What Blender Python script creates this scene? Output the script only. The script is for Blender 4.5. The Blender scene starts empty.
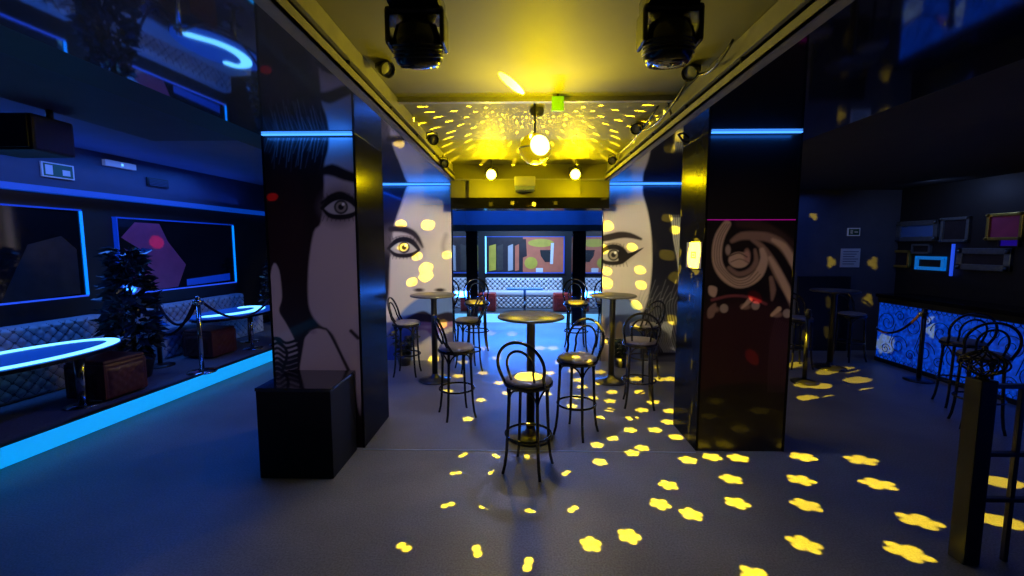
import bpy, bmesh, math, random
import numpy as np
from mathutils import Vector, Matrix
from mathutils.geometry import delaunay_2d_cdt
C = bpy.context.scene.collection
S = bpy.context.scene
PI = math.pi
rnd = random.Random(7)

# ------------------------------------------------------------------ camera, world, exposure
ZS_ = 2.66
EYE = np.array([0, 0, 1.75]); F = 440.0
_d = np.array([(521-512)/F, (288-246)/F, -1.0]); _d /= np.linalg.norm(_d)
_z = np.array([0, -_d[2], _d[1]]); _z /= np.linalg.norm(_z)
ROT = np.array([np.cross(_d, _z), _d, _z])          # rows: world x, y, z in camera axes
cam = bpy.data.cameras.new('camera'); cam.sensor_width = 36; cam.lens = F/1024*36
cam.clip_start = .05
co = bpy.data.objects.new('camera', cam); C.objects.link(co)
m4 = Matrix([list(ROT[i]) + [EYE[i]] for i in range(3)] + [[0, 0, 0, 1]])
co.matrix_world = m4; S.camera = co
w = bpy.data.worlds.new('world'); S.world = w; w.use_nodes = True
w.node_tree.nodes['Background'].inputs[0].default_value = (.05, .08, .3, 1)
w.node_tree.nodes['Background'].inputs[1].default_value = .006
vs = S.view_settings
vs.view_transform = 'Standard'; vs.look = 'None'; vs.gamma = 1; vs.exposure = 0; vs.use_curve_mapping = False
S.cycles.max_bounces = 6; S.cycles.sample_clamp_indirect = 3.0; S.cycles.use_light_tree = True
S.cycles.caustics_reflective = False; S.cycles.caustics_refractive = False

def at(px, py, X=None, Y=None, Z=None):
    """the point of a wall, floor or ceiling plane seen at a pixel of the photograph"""
    r = ROT @ np.array([(px-512)/F, (288-py)/F, -1.0])
    t = X/r[0] if X is not None else Y/r[1] if Y is not None else (Z-EYE[2])/r[2]
    return EYE + r*t
def proj(P):
    c = (np.asarray(P) - EYE) @ ROT
    return 512 + F*c[..., 0]/-c[..., 2], 288 - F*c[..., 1]/-c[..., 2]

GLOBE = np.array([.11, 3.65, 2.53])
def lamp(name, typ, loc, energy, color, aim=None, size=.05, angle=60, blend=.5, size_y=None):
    l = bpy.data.lights.new(name, typ); l.energy = energy; l.color = color
    if typ == 'AREA':
        l.size = size
        if size_y: l.shape = 'RECTANGLE'; l.size_y = size_y
    else: l.shadow_soft_size = size
    if typ == 'SPOT': l.spot_size = math.radians(angle); l.spot_blend = blend
    o = bpy.data.objects.new(name, l); C.objects.link(o); o.location = loc
    if typ == 'AREA' and aim is not None and abs(aim[0]-loc[0]) < .5 and abs(aim[1]-loc[1]) < .5:
        o.rotation_euler = (0, 0 if aim[2] < loc[2] else PI, 0)
    elif aim is not None:
        o.rotation_euler = (Vector(aim)-Vector(loc)).to_track_quat('-Z', 'Y').to_euler()
    return o
YEL = (1, .76, .0)
lamp('globe_lamp', 'POINT', GLOBE, 3800, (1, .68, .015), size=.0003)
lamp('dance_floor_wash', 'SPOT', (.11, 3.65, 2.36), 92, (.42, .48, 1), aim=(.25, 3.9, 0), size=.03, angle=122, blend=1)
lamp('ceiling_yellow_fill', 'SPOT', (.11, 4.2, 2.40), 26, YEL, aim=(.11, 4.3, 2.95), size=.04, angle=160, blend=1)  # added lamp without a fitting, washes the ceiling behind the batten yellow
for _x in (-.40, .72): lamp('par_glow', 'POINT', (_x, 5.9, 2.62), 18, YEL, size=.03)
lamp('par_light_left', 'SPOT', (-.40, 5.93, 2.60), 60, YEL, aim=(-.1, 3.2, 2.95), size=.05, angle=120, blend=.9)
lamp('par_light_right', 'SPOT', (.72, 5.93, 2.60), 60, YEL, aim=(.3, 3.2, 2.95), size=.05, angle=120, blend=.9)
for _x in (-1.62, 1.85): lamp('pillar_face_wash', 'SPOT', (.11, 3.72, 2.37), 370, (1, .86, .48), aim=(_x, 6.6, 1.3), size=.06, angle=42, blend=.5)
lamp('ceiling_yellow_fill', 'SPOT', (.14, 3.25, 2.38), 50, YEL, aim=(.05, 3.0, 2.95), size=.04, angle=165, blend=1)  # second added lamp without a fitting, for the ceiling in front
lamp('front_violet_fill', 'SPOT', (-.6, -1.4, 2.6), 125, (.68, .56, 1), aim=(-1.76, 3.66, 1.35), size=.2, angle=28, blend=.9)  # added fill behind the camera, lifts the front left poster
lamp('front_warm_fill', 'SPOT', (.9, -1.4, 2.6), 150, (1, .70, .6), aim=(1.86, 3.66, 1.3), size=.2, angle=27, blend=.9)  # added fill behind the camera, lifts the spiral poster
for _x, _y, _w, _e in ((-1.74, 3.66, .75, .9), (1.85, 3.66, .7, .8), (-1.68, 6.6, 1.2, 2.2), (1.9, 6.6, 1.3, 2.2)):
    _o = lamp('pillar_top_led', 'AREA', (_x, _y-.07, ZS_-.02), _e, (.02, .2, 1), size=_w, size_y=.04); _o.rotation_euler = (.45, 0, 0)
lamp('bar_frames_fill', 'AREA', (5.6, 6.3, 2.6), 2, (.25, .4, 1), aim=(6.2, 6.5, 1.8), size=.1, size_y=.1)  # small lamp added to brighten the frames, no fitting there
lamp('bulkhead_blue_fill', 'AREA', (.1, 8.9, 2.5), 6, (.03, .25, 1), aim=(.1, 9.5, 2.29), size=2.4, size_y=.1).rotation_euler = (1.3, 0, 0)  # unseen lamp added to light the bulkhead blue
lamp('left_blue_fill', 'AREA', (-2.30, 4.9, 2.64), 25, (.0, .07, 1), aim=(-2.30, 4.9, 0), size=.1, size_y=2.4)  # unseen strip added to deepen the blue on the left floor
lamp('platform_blue_fill', 'AREA', (-4.9, 5.2, 2.9), 42, (.04, .2, 1), aim=(-4.9, 5.2, 0), size=.3, size_y=4)  # unseen lamp added over the platform to brighten the sofas
lamp('platform_cove', 'AREA', (-5.1, 5.6, 2.5), 6, (.02, .10, 1), aim=(-4.8, 5.6, 3), size=.2, size_y=5)
lamp('back_room_wash', 'AREA', (.1, 10.2, 2.5), 120, (.25, .5, 1), aim=(.1, 10.6, 0), size=2.4, size_y=.4)
lamp('back_picture_spot', 'SPOT', (.1, 9.7, 2.55), 60, (1, .82, .6), aim=(.1, 11.5, 1.1), size=.05, angle=80, blend=.6)
lamp('back_floor_wash', 'AREA', (.1, 9.55, .7), 110, (.02, .17, 1), aim=(.1, 8.9, 0), size=2.2, size_y=.2)
lamp('bar_blue_wash', 'AREA', (4.6, 5.2, 2.6), 9, (.05, .16, 1), aim=(4.3, 5.2, 0), size=.3, size_y=4)

# ------------------------------------------------------------------ materials
def mat(name, col, rough=.5, metal=0, emit=None, es=0, noise=0, nscale=20, spec=.5, coat=0, bump=0, attr=None):
    m = bpy.data.materials.new(name); m.use_nodes = True
    nt = m.node_tree; b = nt.nodes['Principled BSDF']
    b.inputs['Roughness'].default_value = rough; b.inputs['Metallic'].default_value = metal
    b.inputs['Base Color'].default_value = (*col, 1)
    b.inputs['Specular IOR Level'].default_value = spec
    if coat: b.inputs['Coat Weight'].default_value = coat; b.inputs['Coat Roughness'].default_value = .06
    if emit: b.inputs['Emission Color'].default_value = (*emit, 1); b.inputs['Emission Strength'].default_value = es
    tc = nt.nodes.new('ShaderNodeTexCoord')
    if noise or bump:
        n = nt.nodes.new('ShaderNodeTexNoise'); n.inputs['Scale'].default_value = nscale; n.inputs['Detail'].default_value = 4
        nt.links.new(tc.outputs['Object'], n.inputs['Vector'])
    if noise:
        mx = nt.nodes.new('ShaderNodeMix'); mx.data_type = 'RGBA'
        mx.inputs[6].default_value = (*[c*(1-noise) for c in col], 1); mx.inputs[7].default_value = (*[min(1, c*(1+noise)) for c in col], 1)
        nt.links.new(n.outputs['Fac'], mx.inputs[0]); nt.links.new(mx.outputs[2], b.inputs['Base Color'])
    if bump:
        bp = nt.nodes.new('ShaderNodeBump'); bp.inputs['Strength'].default_value = bump; bp.inputs['Distance'].default_value = .01
        nt.links.new(n.outputs['Fac'], bp.inputs['Height']); nt.links.new(bp.outputs['Normal'], b.inputs['Normal'])
    if attr:
        a = nt.nodes.new('ShaderNodeVertexColor'); a.layer_name = attr
        nt.links.new(a.outputs['Color'], b.inputs['Base Color'])
    return m
M = {}
def floor_mat():
    m = mat('concrete_floor', (.2, .2, .22), .42); nt = m.node_tree; b = nt.nodes['Principled BSDF']
    tc = nt.nodes['Texture Coordinate']
    n1 = nt.nodes.new('ShaderNodeTexNoise'); n1.inputs['Scale'].default_value = 1.3; n1.inputs['Detail'].default_value = 6
    n2 = nt.nodes.new('ShaderNodeTexNoise'); n2.inputs['Scale'].default_value = 90; n2.inputs['Detail'].default_value = 3
    for n in (n1, n2): nt.links.new(tc.outputs['Object'], n.inputs['Vector'])
    r1 = nt.nodes.new('ShaderNodeMapRange'); r1.inputs[1].default_value = .3; r1.inputs[2].default_value = .7
    r1.inputs[3].default_value = .15; r1.inputs[4].default_value = .25; nt.links.new(n1.outputs['Fac'], r1.inputs[0])
    r2 = nt.nodes.new('ShaderNodeMapRange'); r2.inputs[1].default_value = .3; r2.inputs[2].default_value = .7
    r2.inputs[3].default_value = .7; r2.inputs[4].default_value = 1.3; nt.links.new(n2.outputs['Fac'], r2.inputs[0])
    mu = nt.nodes.new('ShaderNodeMath'); mu.operation = 'MULTIPLY'
    nt.links.new(r1.outputs[0], mu.inputs[0]); nt.links.new(r2.outputs[0], mu.inputs[1])
    cc = nt.nodes.new('ShaderNodeCombineColor')
    for i in range(3): nt.links.new(mu.outputs[0], cc.inputs[i])
    nt.links.new(cc.outputs[0], b.inputs['Base Color'])
    r3 = nt.nodes.new('ShaderNodeMapRange'); r3.inputs[3].default_value = .34; r3.inputs[4].default_value = .55
    nt.links.new(n1.outputs['Fac'], r3.inputs[0]); nt.links.new(r3.outputs[0], b.inputs['Roughness'])
    return m
M['floor'] = floor_mat()
M['platform'] = mat('platform_carpet', (.12, .13, .15), .7, noise=.5, nscale=60)
M['ceil'] = mat('matt_ceiling', (.27, .26, .07), .6, noise=.12, nscale=3)  # part of the yellow lamp light is put into this base colour
M['ceil_dark'] = mat('dark_ceiling', (.03, .03, .03), .7, noise=.3, nscale=6)
M['ceil_blue'] = mat('platform_ceiling', (.14, .15, .26), .7, noise=.1, nscale=4)
M['stretch'] = mat('stretch_ceiling', (.52, .56, .66), .035, .75, spec=1.0, noise=.25, nscale=3)
M['stretch_dark'] = mat('stretch_ceiling_dark', (.012, .012, .015), .06, spec=1.0, coat=.6, noise=.4, nscale=3)
M['blackwall'] = mat('black_wall', (.012, .012, .014), .5, noise=.3, nscale=8)
M['greywall'] = mat('grey_wall', (.10, .10, .12), .65, noise=.2, nscale=5)
M['bulk'] = mat('bulkhead_paint', (.045, .05, .10), .6, noise=.2, nscale=5)
M['lightpaint'] = mat('light_paint', (.4, .4, .42), .6, noise=.1, nscale=5)
M['bluepaint'] = mat('blue_paint', (.08, .2, .55), .6, noise=.1, nscale=5)
M['gloss'] = mat('black_gloss', (.006, .006, .007), .16, spec=.04, noise=.3, nscale=6)
M['panelblack'] = mat('satin_black_panel', (.008, .008, .008), .22, spec=.012, noise=.3, nscale=6)
M['boxblack'] = mat('black_laminate', (.005, .005, .005), .6, noise=.4, nscale=9, spec=.2)
M['boxtop'] = mat('black_glass_top', (.012, .014, .018), .12, spec=.8, coat=.5, noise=.6, nscale=14)
M['metalblack'] = mat('black_steel', (.012, .012, .013), .28, spec=.6, noise=.3, nscale=30)
M['bent'] = mat('black_bentwood', (.010, .009, .009), .22, spec=.6, noise=.4, nscale=25)
M['seat'] = mat('grey_vinyl', (.20, .18, .17), .45, noise=.25, nscale=30)
M['tabletop'] = mat('dark_table_top', (.06, .055, .05), .35, noise=.4, nscale=12)
M['beam'] = mat('painted_steel', (.36, .35, .32), .4, noise=.25, nscale=12)
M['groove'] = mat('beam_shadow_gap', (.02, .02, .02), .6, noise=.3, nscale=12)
M['chrome'] = mat('chrome', (.55, .56, .58), .15, 1, noise=.05, nscale=8)
M['plastic'] = mat('black_plastic', (.010, .010, .011), .2, spec=.6, noise=.3, nscale=20)
M['lens'] = mat('glass_lens', (.02, .02, .03), .04, spec=1, coat=1, noise=.2, nscale=5)
M['leather'] = mat('pale_leather', (.5, .52, .55), .38, noise=.15, nscale=25)
M['whiteleather'] = mat('white_leather', (.75, .76, .8), .4, noise=.08, nscale=25)
M['redleather'] = mat('red_leather', (.50, .03, .02), .4, noise=.2, nscale=25)
M['brownleather'] = mat('dark_red_leather', (.13, .035, .025), .35, noise=.35, nscale=25, bump=.2)
M['leaf'] = mat('dark_leaf', (.02, .035, .05), .18, spec=.8, noise=.5, nscale=6)
M['palm'] = mat('palm_leaf', (.012, .022, .014), .3, noise=.5, nscale=6)
M['bark'] = mat('bark', (.03, .02, .015), .8, noise=.5, nscale=20)
M['pot'] = mat('dark_pot', (.02, .02, .022), .4, noise=.3, nscale=10)
M['rope'] = mat('velvet_rope', (.03, .008, .02), .7, noise=.4, nscale=80)
M['cyan'] = mat('cyan_light_panel', (.1, .3, .4), .4, emit=(0, .32, .88), es=1.0)
M['cyan_edge'] = mat('cyan_led_edge', (.1, .3, .4), .4, emit=(.12, .48, 1), es=3.2)
M['cyan_dim'] = mat('blue_table_glow', (.1, .3, .4), .3, emit=(.0, .05, .7), es=.4)
M['cyan_white'] = mat('pale_cyan_light', (.3, .5, .6), .4, emit=(.18, .62, 1), es=1.2)
M['led_blue'] = mat('blue_led_strip', (.1, .2, .5), .4, emit=(.0, .2, 1), es=1.4)
M['led_dim'] = mat('blue_led_strip_dim', (.05, .1, .4), .4, emit=(.0, .05, .8), es=.3)
M['led_violet'] = mat('violet_blue_led', (.1, .1, .5), .4, emit=(.02, .10, 1), es=.7)
M['led_pillar'] = mat('pillar_led', (.1, .3, .5), .4, emit=(.06, .30, 1), es=1.8)
M['seam_magenta_glow'] = mat('magenta_seam_glow', (.3, .02, .2), .4, emit=(.5, .0, .35), es=.5)  # emission put in for magenta light caught on the seam, not an LED
M['seam'] = mat('steel_seam', (.5, .6, .7), .3, .6, noise=.1, nscale=10)
M['hot'] = mat('hot_yellow_lens', (1, .9, .3), .3, emit=(1, .9, .25), es=4)
M['hotpar'] = mat('par_bulb', (1, .9, .3), .3, emit=(1, .88, .25), es=4)
M['globe'] = mat('glowing_globe', (.3, .25, .02), .2, emit=(.75, .52, .0), es=.6, noise=.3, nscale=12)
M['seamsoft'] = mat('grey_seam_faces', (.16, .17, .2), .5, noise=.2, nscale=20)
M['seamdark'] = mat('dark_seam_faces', (.05, .06, .09), .5, noise=.2, nscale=20)
M['green'] = mat('green_sign', (.25, .6, .05), .4, emit=(.12, .45, 0), es=.35)
M['sensor'] = mat('sensor_housing', (.12, .12, .11), .3, noise=.2, nscale=10)
M['cream'] = mat('cream_casing', (.55, .55, .5), .45, noise=.1, nscale=10)
M['paper'] = mat('white_paper', (.85, .83, .8), .6, noise=.05, nscale=10)
M['ink'] = mat('black_ink', (.01, .01, .01), .6, noise=.05, nscale=10)
M['signwhite'] = mat('sign_white', (.5, .5, .55), .5, emit=(.25, .3, .5), es=.12)
M['signgreen'] = mat('sign_green', (.02, .1, .05), .5, noise=.1, nscale=10)
M['mirror'] = mat('dark_mirror', (.32, .32, .34), .03, 1, noise=.02, nscale=2)
M['picglass'] = mat('dark_picture_glass', (.010, .008, .010), .08, spec=.8, coat=1, noise=.4, nscale=4)
M['mauve'] = mat('mauve_print', (.45, .07, .17), .35, noise=.3, nscale=6, coat=.4)
M['terracotta'] = mat('terracotta_print', (.60, .17, .09), .35, noise=.2, nscale=6, coat=.3)
M['ochre'] = mat('ochre_print', (.55, .42, .05), .4, noise=.3, nscale=6)
M['darkprint'] = mat('dark_print', (.03, .025, .03), .35, noise=.5, nscale=9)
M['whiteprint'] = mat('white_print', (.7, .7, .7), .4, noise=.1, nscale=9)
M['orangeglow'] = mat('orange_glow', (.5, .1, .02), .4, emit=(1, .12, .0), es=.55)
M['silver'] = mat('silver_frame', (.32, .38, .42), .3, .8, noise=.3, nscale=30)
M['gold'] = mat('gold_frame', (.5, .38, .08), .35, .6, noise=.3, nscale=30)
M['iron'] = mat('black_ironwork', (.006, .006, .008), .4, noise=.3, nscale=30)
M['wood'] = mat('dark_post_wood', (.012, .012, .008), .5, noise=.4, nscale=18)
def barglow():
    m = mat('blue_backlit_panel', (.05, .1, .4), .4, emit=(.0, .12, 1), es=.7); nt = m.node_tree; b = nt.nodes['Principled BSDF']
    tc = nt.nodes['Texture Coordinate']; v = nt.nodes.new('ShaderNodeTexVoronoi'); v.inputs['Scale'].default_value = 26
    v.feature = 'SMOOTH_F1'
    nt.links.new(tc.outputs['Object'], v.inputs['Vector'])
    r = nt.nodes.new('ShaderNodeValToRGB'); r.color_ramp.elements[0].color = (0, .07, .75, 1); r.color_ramp.elements[1].color = (0, .006, .16, 1)
    r.color_ramp.elements[0].position = .15; r.color_ramp.elements[1].position = .75
    nt.links.new(v.outputs['Distance'], r.inputs[0]); nt.links.new(r.outputs[0], b.inputs['Emission Color'])
    return m
M['barglow'] = barglow()
M['cove'] = mat('blue_cove_light', (.1, .1, .3), .4, emit=(.0, .06, .6), es=.5)

# ------------------------------------------------------------------ mesh helpers
class MB:
    def __init__(s): s.v = []; s.f = []; s.fm = []; s.sm = []; s.mats = []
    def _m(s, m):
        if m not in s.mats: s.mats.append(m)
        return s.mats.index(m)
    def add(s, V, Fc, m, smooth=False):
        k = len(s.v); mi = s._m(m)
        s.v += [tuple(map(float, p)) for p in V]
        for f in Fc: s.f.append(tuple(i+k for i in f)); s.fm.append(mi); s.sm.append(smooth)
        return s
    def box(s, a, b, m, bev=0, mtx=None):
        bm = bmesh.new(); bmesh.ops.create_cube(bm, size=1)
        a = Vector(a); b = Vector(b); c = (a+b)/2; d = b-a
        for v in bm.verts: v.co = Vector((v.co.x*abs(d.x), v.co.y*abs(d.y), v.co.z*abs(d.z))) + c
        if bev: bmesh.ops.bevel(bm, geom=bm.edges[:], offset=bev, segments=2, affect='EDGES', profile=.6)
        if mtx: bm.transform(mtx)
        bm.verts.index_update()
        s.add([v.co for v in bm.verts], [[v.index for v in f.verts] for f in bm.faces], m); bm.free(); return s
    def tube(s, pts, r, m, n=8, closed=False, cap=True):
        P = [Vector(p) for p in pts]; N = len(P); V = []; Fc = []
        rs = r if isinstance(r, (list, tuple)) else [r]*N
        t0 = (P[1]-P[0]).normalized(); up = Vector((0, 0, 1)) if abs(t0.z) < .9 else Vector((1, 0, 0))
        u = t0.cross(up).normalized()
        for i in range(N):
            if closed: t = (P[(i+1) % N]-P[i-1]).normalized()
            else: t = (P[min(i+1, N-1)]-P[max(i-1, 0)]).normalized()
            u = (u - t*u.dot(t)).normalized(); w_ = t.cross(u)
            for k in range(n):
                a = 2*PI*k/n; V.append(P[i]+(u*math.cos(a)+w_*math.sin(a))*rs[i])
        for i in range(N if closed else N-1):
            j = (i+1) % N
            for k in range(n): Fc.append((i*n+k, i*n+(k+1) % n, j*n+(k+1) % n, j*n+k))
        if cap and not closed: Fc.append(tuple(range(n))[::-1]); Fc.append(tuple((N-1)*n+k for k in range(n)))
        return s.add(V, Fc, m, True)
    def lathe(s, prof, m, c=(0, 0, 0), n=32, mtx=None):
        V = []; Fc = []; K = len(prof)
        for i in range(n):
            a = 2*PI*i/n
            for (r, z) in prof:
                p = Vector((r*math.cos(a), r*math.sin(a), z))
                if mtx: p = mtx @ p
                V.append(p+Vector(c))
        for i in range(n):
            j = (i+1) % n
            for k in range(K-1): Fc.append((i*K+k, j*K+k, j*K+k+1, i*K+k+1))
        return s.add(V, Fc, m, True)
    def prism(s, poly, d, m, axis='z', lo=0.0, mtx=None):
        """polygon extruded along an axis from lo by d"""
        def P(a, b, c):
            p = Vector((a, b, c) if axis == 'z' else (a, c, b) if axis == 'y' else (c, a, b))
            return mtx @ p if mtx else p
        n = len(poly); V = [P(a, b, lo) for a, b in poly]+[P(a, b, lo+d) for a, b in poly]
        Fc = [tuple(range(n))[::-1], tuple(range(n, 2*n))]+[(i, (i+1) % n, (i+1) % n+n, i+n) for i in range(n)]
        return s.add(V, Fc, m)
    def build(s, name, parent=None, loc=None):
        me = bpy.data.meshes.new(name); me.from_pydata(s.v, [], s.f)
        for m in s.mats: me.materials.append(M[m])
        me.polygons.foreach_set('material_index', s.fm); me.polygons.foreach_set('use_smooth', s.sm)
        bm = bmesh.new(); bm.from_mesh(me); bmesh.ops.recalc_face_normals(bm, faces=bm.faces); bm.to_mesh(me); bm.free()
        me.update()
        o = bpy.data.objects.new(name, me); C.objects.link(o)
        if parent: o.parent = parent
        if loc: o.location = loc
        return o
def tag(o, label, cat=None, group=None, kind=None):
    if label: o['label'] = label
    if cat: o['category'] = cat
    if group: o['group'] = group
    if kind: o['kind'] = kind
    return o
def thing(name, label, cat, loc=(0, 0, 0), rz=0, group=None):
    o = bpy.data.objects.new(name, None); C.objects.link(o); o.location = loc; o.rotation_euler = (0, 0, rz)
    o.empty_display_size = .1
    return tag(o, label, cat, group)
def struct(o): o['kind'] = 'structure'; return o
def copy_tree(o, parent=None):
    c = o.copy(); C.objects.link(c); c.parent = parent
    for ch in [x for x in bpy.data.objects if x.parent == o]: copy_tree(ch, c)
    return c
def place(proto, first, loc, rz, label, group=None, scale=1):
    o = proto if first else copy_tree(proto)
    o.location = loc; o.rotation_euler = (0, 0, rz); o.scale = (scale,)*3; o['label'] = label
    if group: o['group'] = group
    return o
def arc(cx, cz, rx, rz_, a0, a1, n, f):
    return [f(cx+rx*math.cos(math.radians(a0+(a1-a0)*i/n)), cz+rz_*math.sin(math.radians(a0+(a1-a0)*i/n))) for i in range(n+1)]

# platform side is turned 5 degrees against the room
A5 = math.radians(5); LO = Vector((-4.05, 3.2, 0))
LM = Matrix.Translation(LO) @ Matrix.Rotation(-A5, 4, 'Z')
def L(u, v, z=0): return LM @ Vector((u, v, z))
def Lbox(name, a, b, m, bev=0): return MB().box(a, b, m, bev, LM).build(name)
# ------------------------------------------------------------------ room shell
ZS = 2.66; ZC = 2.89
struct(MB().box((-7, -3, -.1), (6.4, 11.8, 0), 'floor').build('floor'))
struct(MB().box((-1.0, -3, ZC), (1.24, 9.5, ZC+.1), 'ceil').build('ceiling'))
struct(MB().box((-2.15, -3, ZS), (-1.0, 9.5, ZS+.06), 'stretch').build('ceiling'))
struct(MB().box((-2.45, -3, ZS), (-2.15, 9.5, ZS+.06), 'blackwall').build('ceiling'))
struct(MB().box((1.24, -3, ZS), (2.45, 9.5, ZS+.06), 'stretch_dark').build('ceiling'))
struct(MB().box((2.45, -3, ZS), (6.4, 9.5, ZS+.06), 'ceil_dark').build('ceiling'))
struct(MB().box((-3.2, -3, ZS), (-2.45, 3.87, ZS+.29), 'bulk').build('ceiling'))
struct(MB().box((-7, -3, 2.95), (-2.45, 11.8, 3.05), 'ceil_blue').build('ceiling'))
struct(MB().box((-2.46, 3.87, ZS), (-2.44, 9.5, 2.95), 'blackwall').build('trim_1'))
struct(MB().box((-2.45, 9.5, 2.55), (2.9, 11.8, 2.65), 'ceil_dark').build('ceiling'))
struct(Lbox('wall_left', (-1.8, -6.3, 0), (-1.65, 8.4, 3.0), 'blackwall'))
struct(Lbox('wall_left', (-1.65, -6.3, 2.43), (-1.58, 6.2, 2.95), 'bulk'))
struct(Lbox('wall_left', (-1.8, 6.1, 0), (1.5, 6.2, 3.0), 'bulk'))
tag(Lbox('trim_2', (-1.65, -6.3, 2.36), (-1.52, 6.1, 2.43), 'cove'), None, kind='structure')
struct(MB().box((6.2, -3, 0), (6.4, 7.5, 2.7), 'blackwall').build('wall_right'))
struct(MB().box((2.6, 7.4, 0), (6.3, 7.5, 2.7), 'greywall').build('wall_far_right'))
struct(MB().box((2.45, 8.25, 0), (2.6, 7.4, 2.66), 'blackwall').build('wall_far_right'))
struct(MB().box((-7, -3.1, 0), (6.4, -3, 3), 'blackwall').build('wall_rear'))
struct(MB().box((-2.6, 11.5, 0), (2.9, 11.7, 2.6), 'blackwall').build('wall_back'))
struct(MB().box((-2.6, 9.5, 0), (-2.5, 11.6, 2.6), 'blackwall').build('wall_back_left'))
struct(MB().box((2.8, 8, 0), (2.9, 11.6, 2.6), 'blackwall').build('wall_back_right'))
# blue bulkhead over the back room and black piers beside the opening
struct(MB().box((-2.5, 9.5, 2.2), (2.8, 9.6, 2.9), 'bluepaint').build('wall_back'))
struct(MB().box((-2.5, 9.52, 2.07), (2.8, 9.6, 2.2), 'blackwall').build('trim_11'))
struct(MB().box((-2.5, 9.6, 0), (-.95, 9.8, 2.2), 'gloss').build('wall_back'))
struct(MB().box((1.12, 9.6, 0), (2.8, 9.8, 2.2), 'gloss').build('wall_back'))
# side platform with its light-up kerb, back platform
struct(Lbox('floor', (-1.66, -6.2, 0), (-.06, 6.1, .19), 'platform'))
k = MB().box((-.06, -6.2, .02), (0, 6.1, .185), 'cyan', 0, LM); struct(k.build('trim_3'))
struct(Lbox('trim_4', (-.07, -6.2, .185), (.004, 6.1, .195), 'metalblack'))
struct(MB().box((-2.5, 10.06, 0), (2.8, 11.5, .19), 'platform').build('floor'))
struct(MB().box((-2.5, 10.0, .0), (2.8, 10.06, .19), 'cyan_white').build('trim_5'))
# ceiling batten
struct(MB().box((-1.0, 3.5, ZC-.035), (1.24, 3.55, ZC), 'beam').build('trim_6'))
# floor threshold strip between the front pillars
struct(MB().box((-1.36, 3.62, .0), (1.49, 3.632, .003), 'seam').build('trim_7'))

# ------------------------------------------------------------------ steel beams
def beam(name, X, sgn, label):
    t = thing(name, label, 'beam', (X, 0, ZS))
    b = MB(); y0, y1 = -2.9, 6.28
    b.box((-sgn*.0, y0, .0), (sgn*.075, y1, .012), 'beam').box((sgn*.062, y0, .0), (sgn*.075, y1, .055), 'beam')
    b.build('lower_flange', t)
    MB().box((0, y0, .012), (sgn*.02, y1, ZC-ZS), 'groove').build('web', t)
    MB().box((sgn*.02, y0, .10), (sgn*.045, y1, ZC-ZS-.004), 'beam').box((sgn*.02, y0, .10), (sgn*.07, y1, .112), 'beam').build('upper_flange', t)
    for i in range(7):
        MB().tube([(sgn*.05, .9+i*.8, .06), (sgn*.05, .9+i*.8, .10)], .012, 'metalblack').build('bolt', t)
    return t
beam('steel_beam', -1.0, 1, 'long steel beam along the left edge of the yellow ceiling')
beam('steel_beam', 1.24, -1, 'long steel beam with loose cables along the right edge of the yellow ceiling')

# ------------------------------------------------------------------ posters (printed pictures on the pillars)
def smooth(pts, closed=False, k=5, extra=None):
    n = len(pts)
    if n < 3: return list(pts), (list(extra) if extra is not None else None)
    P = [np.array(p, float) for p in pts]; out = []; ex = []
    for i in range(n if closed else n-1):
        if closed: p0, p1, p2, p3 = P[i-1], P[i], P[(i+1) % n], P[(i+2) % n]
        else: p0, p1, p2, p3 = P[max(i-1, 0)], P[i], P[i+1], P[min(i+2, n-1)]
        for j in range(k):
            t = j/k
            out.append(tuple(.5*((2*p1)+(p2-p0)*t+(2*p0-5*p1+4*p2-p3)*t*t+(3*p1-3*p2+p3-p0)*t**3)))
            if extra is not None: ex.append(extra[i]*(1-t)+extra[min(i+1, n-1)]*t)
    if not closed:
        out.append(tuple(P[-1]))
        if extra is not None: ex.append(extra[-1])
    return out, ex
class Art:
    def __init__(s, X, Y): s.X, s.Y = X, Y; s.c = np.zeros(X.shape+(3,))
    def blend(s, m, col): m = np.clip(m, 0, 1)[..., None]; s.c = s.c*(1-m)+np.array(col)*m
    def dist_seg(s, a, b, wa, wb):
        ax, ay = a; bx, by = b; dx, dy = bx-ax, by-ay; L2 = dx*dx+dy*dy+1e-9
        t = np.clip(((s.X-ax)*dx+(s.Y-ay)*dy)/L2, 0, 1)
        return np.hypot(s.X-ax-t*dx, s.Y-ay-t*dy)-(wa+(wb-wa)*t)
    def stroke(s, pts, w, col, soft=1., a=1.):
        n = len(pts); ws = w if isinstance(w, (list, tuple)) else [w]*n
        if n > 2: pts, ws = smooth(pts, False, 4, ws); n = len(pts)
        d = np.full(s.X.shape, 1e9)
        for i in range(n-1): d = np.minimum(d, s.dist_seg(pts[i], pts[i+1], ws[i], ws[i+1]))
        s.blend(a*(.5-d/soft), col)
    def poly(s, pts, col, soft=1.5, a=1.):
        pts, _ = smooth(pts, True, 4); ins = np.zeros(s.X.shape, bool); n = len(pts); d = np.full(s.X.shape, 1e9)
        for i in range(n):
            (x0, y0), (x1, y1) = pts[i], pts[(i+1) % n]
            if y0 != y1:
                ins ^= ((s.Y < y0) != (s.Y < y1)) & (s.X < (x1-x0)*(s.Y-y0)/(y1-y0)+x0)
            d = np.minimum(d, s.dist_seg(pts[i], pts[(i+1) % n], 0, 0))
        s.blend(a*(.5-np.where(ins, -d, d)/soft), col)
    def ell(s, cx, cy, rx, ry, col, soft=1.5, a=1.):
        q = np.hypot((s.X-cx)/rx, (s.Y-cy)/ry); s.blend(a*(.5-(q-1)*min(rx, ry)/soft), col)
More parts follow.
